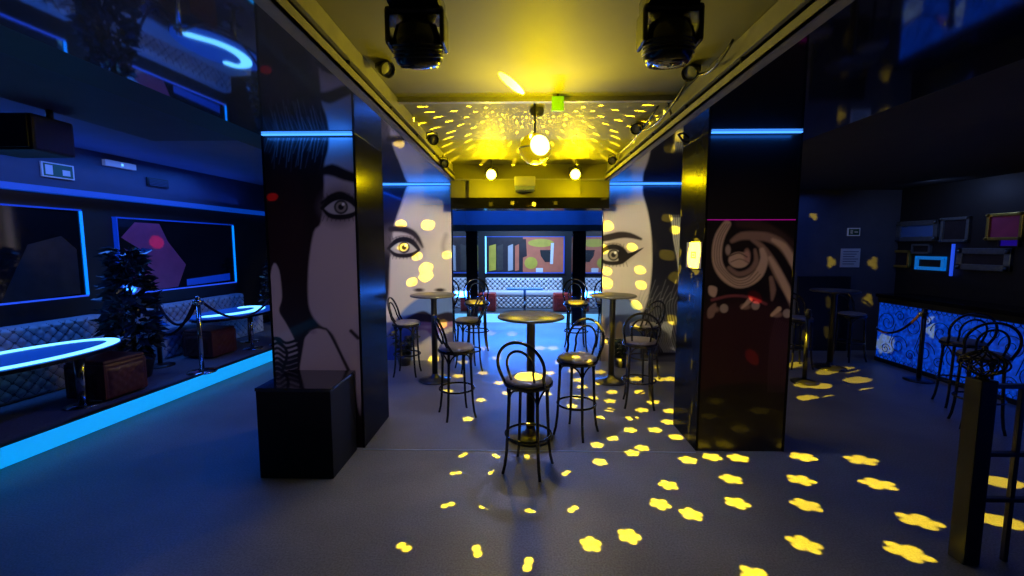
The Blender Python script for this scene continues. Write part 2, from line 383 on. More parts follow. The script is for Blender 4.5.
def poster(name, x0, x1, Y, z0, z1, step, fn, parent):
    nx = int((x1-x0)/step)+1; nz = int((z1-z0)/step)+1
    xs = np.linspace(x0, x1, nx); zs = np.linspace(z0, z1, nz)
    XX, ZZ = np.meshgrid(xs, zs); P = np.stack([XX, np.full(XX.shape, Y), ZZ], -1)
    px, py = proj(P)
    A = Art(px, py); fn(A)
    V = P.reshape(-1, 3).tolist(); n = len(V)
    idx = np.arange(n).reshape(nz, nx)
    Fc = np.stack([idx[:-1, :-1], idx[:-1, 1:], idx[1:, 1:], idx[1:, :-1]], -1).reshape(-1, 4).tolist()
    # a back and rim so the panel has thickness
    k = len(V); V += [(x0, Y+.012, z0), (x1, Y+.012, z0), (x1, Y+.012, z1), (x0, Y+.012, z1)]
    c = [idx[0, 0], idx[0, -1], idx[-1, -1], idx[-1, 0]]; c = [int(q) for q in c]
    Fc += [(k, k+3, k+2, k+1)]+[(c[i], k+i, k+(i+1) % 4, c[(i+1) % 4]) for i in range(4)]
    me = bpy.data.meshes.new(name); me.from_pydata(V, [], Fc)
    ca = me.color_attributes.new('print', 'FLOAT_COLOR', 'POINT')
    col = np.ones((len(V), 4)); col[:n, :3] = A.c.reshape(-1, 3); col[n:, :3] = .02
    ca.data.foreach_set('color', col.ravel()); me.materials.append(M['print'])
    o = bpy.data.objects.new(name, me); C.objects.link(o); o.parent = parent
    return o
M['print'] = mat('printed_picture', (.5, .5, .5), .32, attr='print', spec=.4, coat=.25)
SK = (.55, .46, .46); SKB = (.62, .56, .52); BK = (.010, .006, .008)
def eye(A, cx, cy, s, wing=0, flip=1, dark=(.008, .006, .008)):
    X = lambda a: cx+flip*a*s
    A.ell(cx, cy+.5*s, 17*s, 9.5*s, (.10, .08, .08), 8*s, .65)
    A.poly([(X(-15), cy+2*s), (X(-8), cy-5*s), (X(1), cy-7*s), (X(9), cy-4*s), (X(15), cy+3*s), (X(8), cy+6*s), (X(-2), cy+7.5*s), (X(-10), cy+6*s)], (.5, .47, .45), 1)
    A.ell(cx, cy, 6.3*s, 6.3*s, (.03, .03, .03), 1); A.ell(cx, cy, 4.6*s, 4.6*s, (.30, .27, .22), 1)
    A.ell(cx, cy, 2.6*s, 2.6*s, dark, .8); A.ell(cx+2*s, cy-2.5*s, 1.4*s, 1.4*s, (.9, .9, .9), .8)
    A.stroke([(X(-17), cy+1*s), (X(-9), cy-6.5*s), (X(0), cy-9*s), (X(9), cy-6*s), (X(16), cy+2*s)], [1.5*s, 2.6*s, 2.8*s, 2.9*s, 1.7*s], dark, 1.2)
    A.stroke([(X(-16), cy+2*s), (X(-10), cy+7.5*s), (X(-1), cy+9*s), (X(9), cy+7.5*s), (X(16), cy+3*s)], [1*s, 2.1*s, 2.3*s, 2.2*s, 1.2*s], dark, 1.3)
    A.stroke([(X(-13), cy-9*s), (X(-4), cy-12.5*s), (X(6), cy-12*s), (X(14), cy-5*s)], .5*s, (.12, .08, .08), 1, .7)
    for k in range(9):
        t = -15+k*3.6; A.stroke([(X(t), cy+8*s), (X(t*1.1), cy+12.5*s)], .35*s, dark, .8, .7)
        A.stroke([(X(t), cy-7*s), (X(t*1.12), cy-12*s)], .35*s, dark, .8, .6)
    if wing: A.poly([(X(6), cy-6*s), (X(16), cy-2*s), (X(16+wing), cy-8*s), (X(14), cy+6*s), (X(6), cy+9*s)], dark, 1)
def art_left_front(A):
    A.c[:] = (.012, .006, .007)
    A.poly([(262, 180), (300, 180), (306, 300), (300, 380), (262, 380)], (.022, .008, .010), 10)
    for k in range(26):
        x = 264+k*2.4; A.stroke([(x+rnd.uniform(6, 14), 122), (x+rnd.uniform(0, 5), 138), (x-2, 150+rnd.uniform(0, 22))], .3, (.25, .25, .28), 1, rnd.uniform(.1, .7))
    A.poly([(334, 120), (362, 120), (362, 400), (352, 375), (344, 360), (333, 335), (323, 328), (312, 315), (308, 297), (309, 262), (314, 232), (321, 222), (324, 190), (324, 166), (328, 150)], SK, 2.5)
    A.stroke([(321, 172), (332, 170), (345, 175), (362, 180)], [3, 6, 5.5, 4], (.014, .009, .010), 3)
    A.ell(338, 206, 20, 20, (.12, .09, .10), 10, .55)
    eye(A, 341, 207, 1.12); A.stroke([(322, 203), (331, 196), (341, 193), (352, 199)], 1.6, (.008, .006, .008), 2)
    A.poly([(303, 385), (303.5, 345), (308, 334), (315, 329), (323, 329.5), (330, 336), (350, 378), (350, 385)], SK, 1.5)
    A.stroke([(306, 334), (314, 327.5), (323, 328), (331, 335), (352, 376)], 1.0, (.03, .02, .02), 1.5)
    A.stroke([(351, 331), (358, 338)], 1.8, (.03, .02, .02), 1.5)
    A.ell(313, 332, 3.5, 2, (.35, .26, .30), 2, .6)
    A.poly([(266, 320), (272, 267), (279, 270), (282, 297), (279, 311), (286, 322), (294, 338), (296, 356), (270, 358)], SK, 1.5)
    A.stroke([(283, 300), (281, 312), (288, 325), (296, 340)], .8, (.03, .02, .02), 1.2)
    for k in range(7):
        y = 341+k*5.0; A.stroke([(268, y+3), (277, y-3), (286, y+2), (297, y-1)], 1.4, (.012, .008, .010), .8)
        A.stroke([(268, y+5.4), (277, y), (286, y+4.6), (297, y+1.6)], .5, (.35, .3, .34), .8, .6)
    A.stroke([(275, 338), (287, 352), (282, 372)], 1.5, BK, 1)
def art_left_far(A):
    A.c[:] = SKB
    A.poly([(380, 178), (409, 178), (405, 192), (401, 205), (396, 219), (393, 232), (390, 262), (388, 300), (380, 300)], (.012, .010, .016), 2.5)
    A.stroke([(412, 178), (406, 195), (398, 215)], .4, (.3, .3, .35), .8, .5)
    A.ell(404, 240, 22, 14, (.32, .26, .24), 14, .4)
    A.stroke([(391, 229), (402, 229), (412, 232.5), (418, 238.5), (422.5, 247)], [2.8, 3.4, 3.0, 2.3, .9], (.02, .014, .014), 2.2)
    eye(A, 404, 247.5, .92)
    A.stroke([(420, 262), (423, 276), (421, 284)], 1.2, (.42, .36, .34), 5, .5)
    A.stroke([(446, 235), (443, 246), (446, 256)], 2, (.3, .25, .25), 4, .7)
    A.ell(419, 290, 5, 1.8, (.03, .02, .02), 1.6); A.ell(440, 290, 5, 1.8, (.03, .02, .02), 1.6)
    A.stroke([(413, 286), (417, 279)], 1.5, (.35, .3, .28), 3, .7)
    A.poly([(380, 345), (390, 330), (402, 312), (414, 301), (426, 297), (460, 298), (460, 345), (430, 345), (400, 372), (380, 372)], (.13, .22, .5), 3)
    A.poly([(404, 321), (414, 314), (424, 311), (434, 315), (448, 312), (460, 316), (460, 322), (440, 323), (420, 323)], (.02, .015, .03), 2)
    A.poly([(412, 322), (440, 323), (460, 321), (458, 330), (436, 334), (420, 331)], (.30, .16, .28), 2)
    A.ell(427, 327, 5, 1.5, (.7, .6, .6), 2, .5)
    A.poly([(388, 350), (398, 336), (410, 333), (414, 372), (386, 372)], (.08, .14, .42), 3)
    A.poly([(414, 335), (430, 334), (431, 372), (415, 372)], (.6, .54, .48), 2)
    A.poly([(438, 334), (460, 330), (460, 372), (438, 372)], (.5, .46, .42), 2)
def art_right_far(A):
    A.c[:] = (.010, .010, .020)
    A.poly([(590, 178), (637, 178), (643, 195), (648, 213), (651, 232), (652, 250), (652, 266), (650.5, 284), (647, 302), (641, 313), (634, 305), (624, 297), (590, 296)], SKB, 2)
    A.ell(620, 246, 26, 15, (.34, .28, .26), 14, .35)
    A.stroke([(594, 240), (608, 237.5), (620, 235), (630, 235.5), (641, 239)], [2.8, 3.4, 3.4, 2.8, 1.2], (.03, .02, .02), 1.6)
    eye(A, 613.5, 255, .92, wing=17)
    A.poly([(590, 297), (624, 298), (636, 308), (642, 315), (640, 345), (636, 372), (590, 372)], (.12, .18, .42), 2)
    A.poly([(590, 318), (604, 318), (606, 372), (590, 372)], (.4, .34, .3), 3)
    A.poly([(607, 330), (613, 328), (612, 372), (606, 372)], (.6, .5, .4), 2)
    A.poly([(616, 328), (623, 326), (622, 372), (615, 372)], (.6, .5, .3), 2)
    for k in range(5):
        o = k*2.1
        A.stroke([(672+o, 218), (674+o, 240), (678+o*.7, 262), (681+o*.6, 300)], .6, (.6, .6, .55), 1, .85)
    for k in range(9):
        A.stroke([(687-k*2.2, 215), (682-k, 232), (680-k*.6, 250)], .35, (.3, .3, .3), .9, .6)
    for k in range(16):
        x = 640+k*2.6; A.stroke([(x+5, 280+k % 4*6), (x-2, 305), (x+2, 330), (x+8, 352)], .4, (.25, .25, .28), .9, .45)
    for k in range(8):
        A.stroke([(664+k*1.3, 322), (658+k*1.8, 338), (664+k*1.6, 352)], .45, (.6, .6, .6), .9, .7)
    A.poly([(640, 360), (690, 356), (690, 372), (640, 372)], (.2, .2, .22), 3)
def art_right_front(A):
    A.c[:] = (.010, .007, .008)
    A.poly([(700, 312), (800, 312), (800, 395), (700, 395)], (.035, .012, .014), 14)
    A.poly([(700, 392), (800, 392), (800, 470), (700, 470)], (.012, .008, .008), 4)
    tan = (.62, .47, .36); tan2 = (.30, .20, .16)
    A.stroke([(738, 224), (760, 226), (780, 236), (800, 252)], [3, 5, 5, 4], (.05, .03, .028), 4)
    A.stroke([(732, 241), (742, 236), (757, 236), (770, 238), (783, 246), (794, 262), (796, 270)], [2, 4, 4.5, 4.5, 5, 5, 3], tan2, 2.5)
    A.stroke([(773, 240), (784, 247), (793, 262), (797, 274)], [2, 3.4, 3.6, 2], tan, 2)
    A.stroke([(752, 240), (762, 247), (772, 262), (780, 277), (788, 292), (793, 306)], [1.5, 3, 4.5, 5, 4.5, 3], tan2, 2)
    A.stroke([(770, 258), (778, 272), (786, 288), (791, 301)], [2, 3.3, 3.5, 2], tan, 2)
    A.stroke([(771, 278), (773, 290), (772, 300)], [2, 3, 1], tan2, 2)
    A.stroke([(727, 224), (720, 236), (717, 250), (718, 264), (725, 276), (737, 283), (749, 281), (759, 273), (764, 260), (762, 250)], [4, 5, 5, 5, 5, 5, 5, 5, 4, 2.5], tan, 2)
    for k in (-2.4, 0, 2.4):
        A.stroke([(727+k, 224), (720+k, 236), (717+k, 250), (718+k, 264), (726+k*.6, 275-k*.6), (737, 283-k), (749-k*.5, 281-k), (758-k, 272-k)], .5, (.1, .07, .06), 1, .7)
    A.stroke([(729, 268), (738, 274), (749, 271), (756, 262), (755, 250)], [2, 2.5, 2.5, 2.5, 1.5], tan2, 2)
    A.ell(739, 260, 10.5, 8, tan, 1.5); A.ell(747, 256, 3.5, 7, (.5, .3, .26), 2, .8)
    A.stroke([(730, 256), (739, 253), (747, 257)], .6, (.1, .06, .05), 1); A.stroke([(731, 262), (740, 259), (749, 263)], .5, (.1, .06, .05), 1, .7)
    A.ell(728, 250, 2.6, 5, (.45, .36, .3), 1.5)
    A.poly([(709, 286), (717, 288), (715, 297), (709, 294)], tan, 1.5)
    A.poly([(708, 309), (716, 303), (714, 316), (708, 318)], tan2, 1.5)
    A.stroke([(712, 300), (730, 296), (748, 297), (766, 304)], 1.3, (.25, .07, .08), 2)
    for (x, y) in ((724, 308.5), (755.5, 305.5), (787, 313.5)):
        A.ell(x, y, 4.2, 4.4, (.42, .36, .32), 1.2); A.ell(x-10, y+1, 5, 3, tan2, 2)
    A.stroke([(742, 308), (750, 300)], [1, 2.5], tan, 1.5); A.stroke([(772, 315), (779, 309)], [1.5, 2.5], tan, 1.5)
    for k in range(12):
        A.stroke([(776+k*2, 318+k), (770+k*1.6, 345), (768+k*2, 392)], .4, (.10, .05, .07), 1, .6)

def pillar(name, x0, x1, y0, y1, fn, step, label, inner, seam=None, mirror=False):
    """x0..x1, front at y0; inner: 1 = the aisle face is at x1, -1 = at x0"""
    t = thing(name, label, 'pillar', ((x0+x1)/2, (y0+y1)/2, 0))
    off = Vector(t.location)
    def mk(b, n): 
        o = b.build(n, t); o.location = -off; return o
    mk(MB().box((x0+.02, y0+.014, 0), (x1-.02, y1, ZS-.001), 'blackwall'), 'core')
    p = poster('printed_panel', x0+.02, x1-.02, y0, .0, ZS-.03, step, fn, t); p.location = -off
    xi = x1 if inner > 0 else x0
    mk(MB().box((xi-.02 if inner > 0 else xi, y0-.004, 0), (xi if inner > 0 else xi+.02, y1, ZS-.001), 'mirror' if mirror else 'panelblack', .003), 'side_panel')
    xo = x0 if inner > 0 else x1
    mk(MB().box((xo if inner > 0 else xo-.02, y0-.004, 0), (xo+.02 if inner > 0 else xo, y1, ZS-.001), 'panelblack', .003), 'side_panel')
    mk(MB().box((x0+.02, y0-.03, ZS-.014), (x1-.02, y0-.004, ZS-.003), 'led_pillar'), 'led_strip')
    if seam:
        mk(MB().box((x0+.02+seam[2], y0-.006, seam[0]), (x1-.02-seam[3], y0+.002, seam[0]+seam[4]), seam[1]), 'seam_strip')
    return t
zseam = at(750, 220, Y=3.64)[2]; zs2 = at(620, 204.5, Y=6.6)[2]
pillar('poster_pillar', -2.13, -1.355, 3.66, 4.36, art_left_front, .0065, 'front left pillar printed with a dark-haired face behind the black pedestal', 1)
pillar('poster_pillar', 1.50, 2.25, 3.66, 4.22, art_right_front, .0065, 'front right pillar printed with a spiral of ribbons on black', -1, (zseam, 'seam_magenta_glow', 0, 0, .006))
pillar('poster_pillar', -2.35, -1.02, 6.6, 8.2, art_left_far, .009, 'far left pillar printed with a pale face, one eye and nose', 1, (zs2, 'seam', .83, .04, .012), True)
pillar('poster_pillar', 1.2, 2.6, 6.6, 8.2, art_right_far, .009, 'far right pillar printed with a pale face with winged eyeliner', -1, (zs2, 'seam', .08, .82, .012), True)

# notice on the aisle side of the front right pillar
X = 1.484; t = thing('notice_sheet', 'small printed notice stuck on the side panel of the front right pillar', 'notice', (X, 3.85, 1.6))
q0 = at(686.5, 267, X=X); q1 = at(702, 242, X=X); ya, yb = sorted((q0[1], q1[1])); za, zb = sorted((q0[2], q1[2]))
o = MB().box((X-.004, ya, za), (X, yb, zb), 'paper').build('sheet', t); o.location = (-X, -3.85, -1.6)
b = MB(); ym, zm = (ya+yb)/2, (za+zb)/2
b.box((X-.006, ym-.05, zm-.028), (X-.004, ym+.05, zm-.016), 'ink').box((X-.006, ym-.05, zm+.016), (X-.004, ym+.05, zm+.028), 'ink')
b.box((X-.006, ym-.05, zm-.028), (X-.004, ym-.038, zm+.028), 'ink').box((X-.006, ym+.038, zm-.028), (X-.004, ym+.05, zm+.028), 'ink').box((X-.006, ym-.02, zm-.006), (X-.004, ym+.02, zm+.006), 'ink')
o = b.build('pictogram', t); o.location = (-X, -3.85, -1.6)

# ------------------------------------------------------------------ black pedestal
t = thing('pedestal', 'black square pedestal with a glassy top in front of the left pillar', 'pedestal', (-1.69, 3.38, 0))
MB().box((-.28, -.24, 0), (.28, .24, .675), 'boxblack', .006).build('body', t)
MB().box((-.285, -.245, .675), (.285, .245, .70), 'boxtop', .005).build('top', t)

# ------------------------------------------------------------------ bar stools
def make_stool(label='stool', back=True):
    t = thing('bar_stool', label, 'bar stool')
    MB().lathe([(0, .742), (.12, .745), (.165, .738), (.182, .722), (.178, .706), (0, .706)], 'seat').build('seat', t)
    MB().lathe([(.0, .675), (.178, .675), (.19, .685), (.19, .705), (.182, .712), (0, .712)], 'bent').build('seat_ring', t)
    fr = []
    for k in range(4):
        a = PI/4+k*PI/2; c, s = math.cos(a), math.sin(a)
        pr = [(.160, .70), (.163, .55), (.172, .35), (.182, .18), (.196, .07), (.215, .0)]
        MB().tube([(r*c, r*s, z) for r, z in pr], [.015, .014, .0135, .013, .0125, .012], 'bent', 8).build('leg', t)
        # curved brace from leg up under the seat on both sides
        b = MB()
        for da in (-1, 1):
            pts = []
            for i in range(9):
                q = i/8; ang = a+da*(.62*(1-math.cos(q*PI/2))); z = .52+.155*math.sin(q*PI/2)
                pts.append((.163*math.cos(ang), .163*math.sin(ang), z))
            b.tube(pts, .008, 'bent', 6)
        b.build('brace', t)
    MB().tube([(.178*math.cos(i*2*PI/32), .178*math.sin(i*2*PI/32), .29) for i in range(32)], .010, 'bent', 8, closed=True).build('foot_ring', t)
    if back:
        # +x is the side of the backrest
        def hoop(wd, top, x0, lean, r):
            pts = []
            for i in range(25):
                a = math.radians(-20+220*i/24)
                y = wd*math.cos(a); hgt = (top-.86)*math.sin(a)+.86
                pts.append((x0+lean*(hgt-.7)/.35+.02*math.sin(max(a, 0)), y, hgt))
            pts = [(x0-.05, wd*.86, .69)]+pts+[(x0-.05, -wd*.86, .69)]
            return MB().tube(pts, r, 'bent', 8)
        hoop(.185, 1.055, .13, .07, .0125).build('back_hoop', t)
        hoop(.105, .99, .145, .06, .010).build('inner_hoop', t)
    return t
proto = make_stool()
G = 'black bentwood bar stools around the tall tables'
spots = [(.06, 3.33, -112, 'bar stool in front of the middle table, backrest towards the camera', 1),
         (.52, 4.0, 55, 'bar stool right behind the nearest stool, seat grey, beside the middle table', 1),
         (-.66, 4.42, 205, 'bar stool left of the middle table with pale grey seat and back to the left', 1),
         (-1.55, 5.86, 180, 'bar stool furthest left against the far left pillar', 1),
         (-.74, 6.1, 25, 'bar stool right of the far left table with a blue lit seat', 1),
         (-.74, 7.35, 100, 'tall bar stool with yellow lit seat beside the mirrored side of the far left pillar', 1.12),
         (.93, 7.35, 90, 'tall bar stool with yellow lit seat beside the mirrored side of the far right pillar', 1.12),
         (1.30, 4.75, -100, 'bar stool near the front right pillar seen from behind its hooped back', 1),
         (1.62, 5.75, -60, 'bar stool partly hidden behind the stool near the front right pillar', 1)]
for i, (x, y, a, lb, sc) in enumerate(spots):
    place(proto, i == 0, (x, y, 0), math.radians(a), lb, G, sc)
for (x, y, a, lb) in [(4.0, 6.35, 90, 'dark bar stool by the grey far wall just right of the spiral pillar'),
                      (5.05, 6.75, 100, 'dark bar stool by the grey far wall under the white notice'),
                      (4.80, 4.80, -112, 'bar stool at the glowing blue bar, the further of the two'),
                      (4.42, 4.22, -118, 'bar stool at the glowing blue bar, the nearer of the two')]:
    place(proto, False, (x, y, 0), math.radians(a), lb, 'bar stools on the right side of the club')

# ------------------------------------------------------------------ tall tables
def make_table(r=.30, label='table'):
    t = thing('high_table', label, 'table')
    MB().lathe([(0, 1.105), (r-.02, 1.105), (r, 1.112), (r, 1.125), (r-.008, 1.132), (0, 1.132)], 'tabletop', n=48).build('table_top', t)
    MB().lathe([(0, .03), (.038, .03), (.038, 1.06), (.07, 1.09), (.1, 1.105), (0, 1.105)], 'metalblack').build('column', t)
    MB().lathe([(0, 0), (.20, 0), (.21, .008), (.20, .02), (.10, .035), (.05, .06), (.036, .10), (0, .10)], 'metalblack', n=40).build('base', t)
    return t
pt = make_table()
place(pt, True, (.09, 3.9, 0), 0, 'tall round table in the middle of the aisle behind the nearest stool', 'tall round drinks tables')
place(pt, False, (-1.12, 5.6, 0), 0, 'tall round table in front of the far left pillar', 'tall round drinks tables')
place(pt, False, (1.17, 5.6, 0), 0, 'tall round table in front of the far right pillar', 'tall round drinks tables')
place(pt, False, (4.45, 6.3, 0), 0, 'dark tall round table between the stools by the grey far wall', 'tall round drinks tables')

# ------------------------------------------------------------------ globe effect light (a shell with holes; one lamp inside throws the flowers)
def globe():
    t = thing('disco_globe', 'glowing yellow globe light hanging under the middle of the ceiling', 'disco light', tuple(GLOBE))
    holes_lo, holes_up = [], []
    E0 = math.radians(6)
    def sph(d): return d/np.linalg.norm(d)
    def flower(P, R, pet=5, rot=0., depth=.38, sq=1.):
        d = sph(np.array(P)-GLOBE); u = sph(np.cross(d, [0, 0, 1.])); v = np.cross(u, d); out = []
        N = pet*14
        for i in range(N):
            a = 2*PI*i/N; q = (a+rot) % (2*PI/pet)-PI/pet; c_ = .64 if depth > .5 else .5 if depth > .3 else .3
            r = R*max(.2, c_*math.cos(q)+math.sqrt(max(0, (1-c_)**2-(c_*math.sin(q))**2)))
            out.append(sph(d+u*r*math.cos(a)*sq+v*r*math.sin(a)))
        (holes_lo if d[2] < math.sin(E0)-.02 else holes_up).append(out)
    big = [(688,460),(712,457),(738,458),(803,457),(861,460),(731,479),(801,480),(878,484),(668,485),(660,504),(691,514),(737,503),(806,505),(919,521),(804,544),(907,552),(757,577),(629,536)]
    mid = [(591,544),(573,509),(530,511),(528,564),(566,473),(600,462),(597,445),(612,438),(632,453),(642,448),(630,430),(655,430),(632,418),(642,410),(668,422),(599,418),(572,406),(609,410),(610,401),(612,392),(653,402),(582,387),(578,380),(613,383),(636,379),(658,379),(670,379),(577,397),(573,371),(593,398),(485,348),(483,373),(499,383),(507,393),(553,348),(547,394),(497,358),(463,362),(441,376),(458,376),(481,400),(468,419),(448,391),(493,472),(496,456),(463,455),(456,473),(486,507),(477,551),(448,505),(404,547),(527,457),(490,333),(512,334),(560,362),(625,366),(590,430),(586,363),(599,383),(670,411),(550,373),(540,348),(600,372),(655,366),(512,383)]
    right = [(805,385),(820,386),(857,380),(873,391),(808,398),(835,398),(795,365),(828,372),(845,370),(640,392),(676,437),(1000,482),(1000,521)]
    for i, p in enumerate(big): flower(at(*p, Z=0), .0245, 5, i*.7, .60)
    for i, p in enumerate(mid):
        P = at(*p, Z=0); near = p[0] < 585 and p[1] > 440
        flower(P, .017 if near else (.021 if p[0] < 560 else .023), 2 if near else 5, i*1.1, .5 if near else .58)
    for i, p in enumerate(right): flower(at(*p, Z=0), .021, 4, i*.8, .3)
    for i, p in enumerate([(814,215),(831,262),(873,263),(831,303),(868,300),(829,333),(805,337)]): flower(at(*p, Y=7.4), .016, 3, i, .45, .45)
    for i, p in enumerate([(885,344),(935,327)]): flower(at(*p, X=5.48), .024, 5, i)
    for i, p in enumerate([(410,197),(437,198),(401,224),(428,225),(403,247),(417,256),(426,268),(447,255),(412,282),(426,276),(442,324),(433,361),
                           (611,199),(639,199),(681,199),(607,226),(667,218),(632,247),(602,249),(607,271),(640,270),(667,255),(675,230),(641,285),(606,283),(636,305),(673,320),(677,278),(620,340),(609,340)]):
        flower(at(*p, Y=6.6), .017 if i % 3 else .023, 4, i*.6, .3, 1.2)
    for p in [(694,232),(703,230),(703,252),(690,274),(696,283),(688,296),(684,336),(690,362),(690,405),(688,418),(687,431)]:
        flower(at(*p, X=1.485), .012, 2, 0, .5)
    flower((.06, 3.33, .745), .06, 5, 0, .15)
    for q in ((-.74, 7.35, .84), (.93, 7.35, .84)): flower(q, .035, 4, 0, .2)
    flower(at(694, 254, X=1.48), .085, 4, .4, .0)
    for p in [(490,205),(512,204),(534,205),(556,204)]: flower(at(*p, Y=6.28), .012, 4)
    # the beam that lands on the ceiling just in front of the batten
    P = [(-.065+.042*math.cos(a)+.085*math.sin(a)*.9, 3.235+.215*math.sin(a)+.0*math.cos(a), ZC) for a in [2*PI*i/20 for i in range(20)]]
    holes_up.append([sph(np.array(p)-GLOBE) for p in P])
    # ring of small beams thrown up against the ceiling behind it
    h = ZC-GLOBE[2]; r = .42; row = 0
    while r < 2.5:
        el = math.atan2(h, r); n = 22 if r < .75 else 38
        for i in range(n):
            a = (i+.5*(row % 2))*2*PI/n
            if math.sin(a) < .02 and r > .01: continue
            x, y = r*math.cos(a), r*math.sin(a)
            if x < -1.15 or x > 1.2 : continue
            R = .0105; d = np.array([x, y, h]); d = sph(d); u = sph(np.cross(d, [0, 0, 1.])); v = np.cross(u, d)
            if d[2] < math.sin(E0)+.02: continue
            holes_up.append([sph(d+(u*math.cos(q)*1.15+v*math.sin(q)*1.8)*R) for q in [2*PI*j/8 for j in range(8)]])
        r *= 1.3 if r < 1.0 else 1.2; row += 1
    def shell(holes, sgn, name):
        # stereographic plane of this half
        f = lambda d: Vector((d[0], d[1]))/(1+sgn*d[2])
        V = []; E = []; Fh = []
        re = math.cos(E0)/(1+sgn*math.sin(E0)); n = 96
        for i in range(n):
            a = 2*PI*i/n; V.append(Vector((re*math.cos(a), re*math.sin(a)))); E.append((i, (i+1) % n))
        for k in range(1, 9):
            for i in range(6*k):
                a = 2*PI*i/(6*k)+k; V.append(Vector((re*k/9*math.cos(a), re*k/9*math.sin(a))))
        for hl in holes:
            q = [f(d) for d in hl]
            if sum(q[i-1].x*q[i].y-q[i].x*q[i-1].y for i in range(len(q))) < 0: q.reverse()
            if max(p_.length for p_ in q) > re*.995: continue
            k = len(V); V += q; Fh.append(list(range(k, k+len(hl))))
        v2, e2, f2, _, _, of = delaunay_2d_cdt(V, E, Fh, 0, 1e-6)
        R = .125; pts = []
        for p in v2:
            q = p.x*p.x+p.y*p.y; z = sgn*(1-q)/(1+q); s = 2/(1+q)
            pts.append((p.x*s*R, p.y*s*R, z*R))
        me = bpy.data.meshes.new(name); me.from_pydata(pts, [], [list(f_) for f_, o_ in zip(f2, of) if not o_])
        me.materials.append(M['globe']); o = bpy.data.objects.new(name, me); C.objects.link(o); o.parent = t
        return o
    shell(holes_lo, -1, 'lower_shell'); shell(holes_up, 1, 'upper_shell')
    # bright lens on the side facing the front, hanger above, small clear band
    d = Vector((.30, -.9, .05)).normalized(); q = d.to_track_quat('Z', 'Y').to_matrix().to_4x4()
    pr = [(0, .142)]+[(.142*math.sin(a), .142*math.cos(a)) for a in [i*.10 for i in range(1, 7)]]
    MB().lathe(pr, 'hot', n=32, mtx=q).build('lens', t)
    MB().tube([(0, 0, .12), (0, 0, ZC-GLOBE[2])], .008, 'metalblack').build('hanger', t)
    MB().tube([(.128*math.cos(i*2*PI/40), .128*math.sin(i*2*PI/40), 0) for i in range(40)], .006, 'cream', 6, closed=True).build('band', t)
globe()

# ------------------------------------------------------------------ ceiling fittings
def moving_head(x, label, tilt):
    t = thing('moving_head_light', label, 'stage light', (x, 2.08, ZC))
    MB().box((-.115, -.11, -.10), (.115, .11, 0), 'plastic', .025).build('base', t)
    y = MB()
    y.box((-.13, -.07, -.13), (.13, .07, -.095), 'plastic', .015)
    for s in (-1, 1): y.box((s*.121-.011, -.065, -.25), (s*.121+.011, .065, -.10), 'plastic', .012)
    y.build('yoke', t)
    m = Matrix.Translation((0, 0, -.215)) @ Matrix.Rotation(tilt, 4, 'X')
    h = MB().lathe([(0, .085), (.05, .083), (.09, .06), (.108, .01), (.112, -.04), (.106, -.085), (.085, -.112), (.07, -.105), (0, -.10)], 'plastic', n=28, mtx=m, c=(0, 0, 0)).build('head', t)
    MB().lathe([(0, -.120), (.03, -.118), (.062, -.110), (.07, -.1)], 'lens', n=24, mtx=m).build('lens', h)
    for k in range(4):
        MB().tube([m @ Vector((.112*math.cos(a), .112*math.sin(a), -.02-k*.016)) for a in [i*PI/10 for i in range(20)]], .0035, 'metalblack', 5, closed=True).build('cooling_fin', h)
moving_head(-.47, 'black moving head stage light hanging top left of the yellow ceiling', .35)
moving_head(.66, 'black moving head stage light hanging top right of the yellow ceiling', .15)

def par(loc, aim, label, size=.05, hot=False, rig='beam'):
    t = thing('par_light', label, 'spotlight', loc)
    d = (Vector(aim)-Vector(loc)).normalized(); q = d.to_track_quat('Z', 'Y').to_matrix().to_4x4(); s = size/.05
    MB().lathe([(0, -.07*s), (.025*s, -.07*s), (.042*s, -.05*s), (.05*s, .0), (.055*s, .055*s), (.049*s, .055*s), (.045*s, .0), (0, 0)], 'plastic', n=20, mtx=q).build('housing', t)
    MB().lathe([(0, .035*s), (.03*s, .034*s), (.047*s, .025*s)], 'hotpar' if hot else 'cream', n=20, mtx=q).build('lens', t)
    hz = ZC-loc[2] if rig == 'ceiling' else .085
    MB().tube([(-.058*s, 0, 0), (-.058*s, 0, .06*s), (0, 0, .075*s), (.058*s, 0, .06*s), (.058*s, 0, 0)], .005, 'metalblack', 6).tube([(0, 0, .07*s), (0, 0, hz)], .007, 'metalblack', 6).build('yoke', t)
par((-.40, 6.0, 2.70), (-.2, 0, 1.9), 'left of the two lit yellow par lamps on the far header', .07, True, 'ceiling')
par((.72, 6.0, 2.70), (.4, 0, 1.9), 'right of the two lit yellow par lamps on the far header', .07, True, 'ceiling')
def bpar(px, py, X, label, aim):
    p = at(px, py, X=X); par(tuple(p), aim, label, .045)
bpar(384, 68, -.86, 'small unlit spotlight clamped high on the left beam', (.6, 1.6, 1.9))
bpar(692, 71, 1.08, 'small unlit spotlight hanging beside the right moving head', (.0, 1.8, 1.9))
bpar(637, 128, 1.08, 'small round spotlight halfway along the right beam', (.0, 2.6, 1.9))
bpar(432, 139, -.86, 'small round spotlight halfway along the left beam', (.4, 2.6, 1.9))
bpar(443, 163, -.90, 'small spotlight near the far end of the left beam', (.4, 3.6, 1.9))
bpar(613, 160, 1.12, 'small spotlight near the far end of the right beam', (0, 3.6, 1.9))
bpar(396, 150, -1.3, 'small spotlight outside the left beam before the far left pillar', (-.6, 2.6, 2))

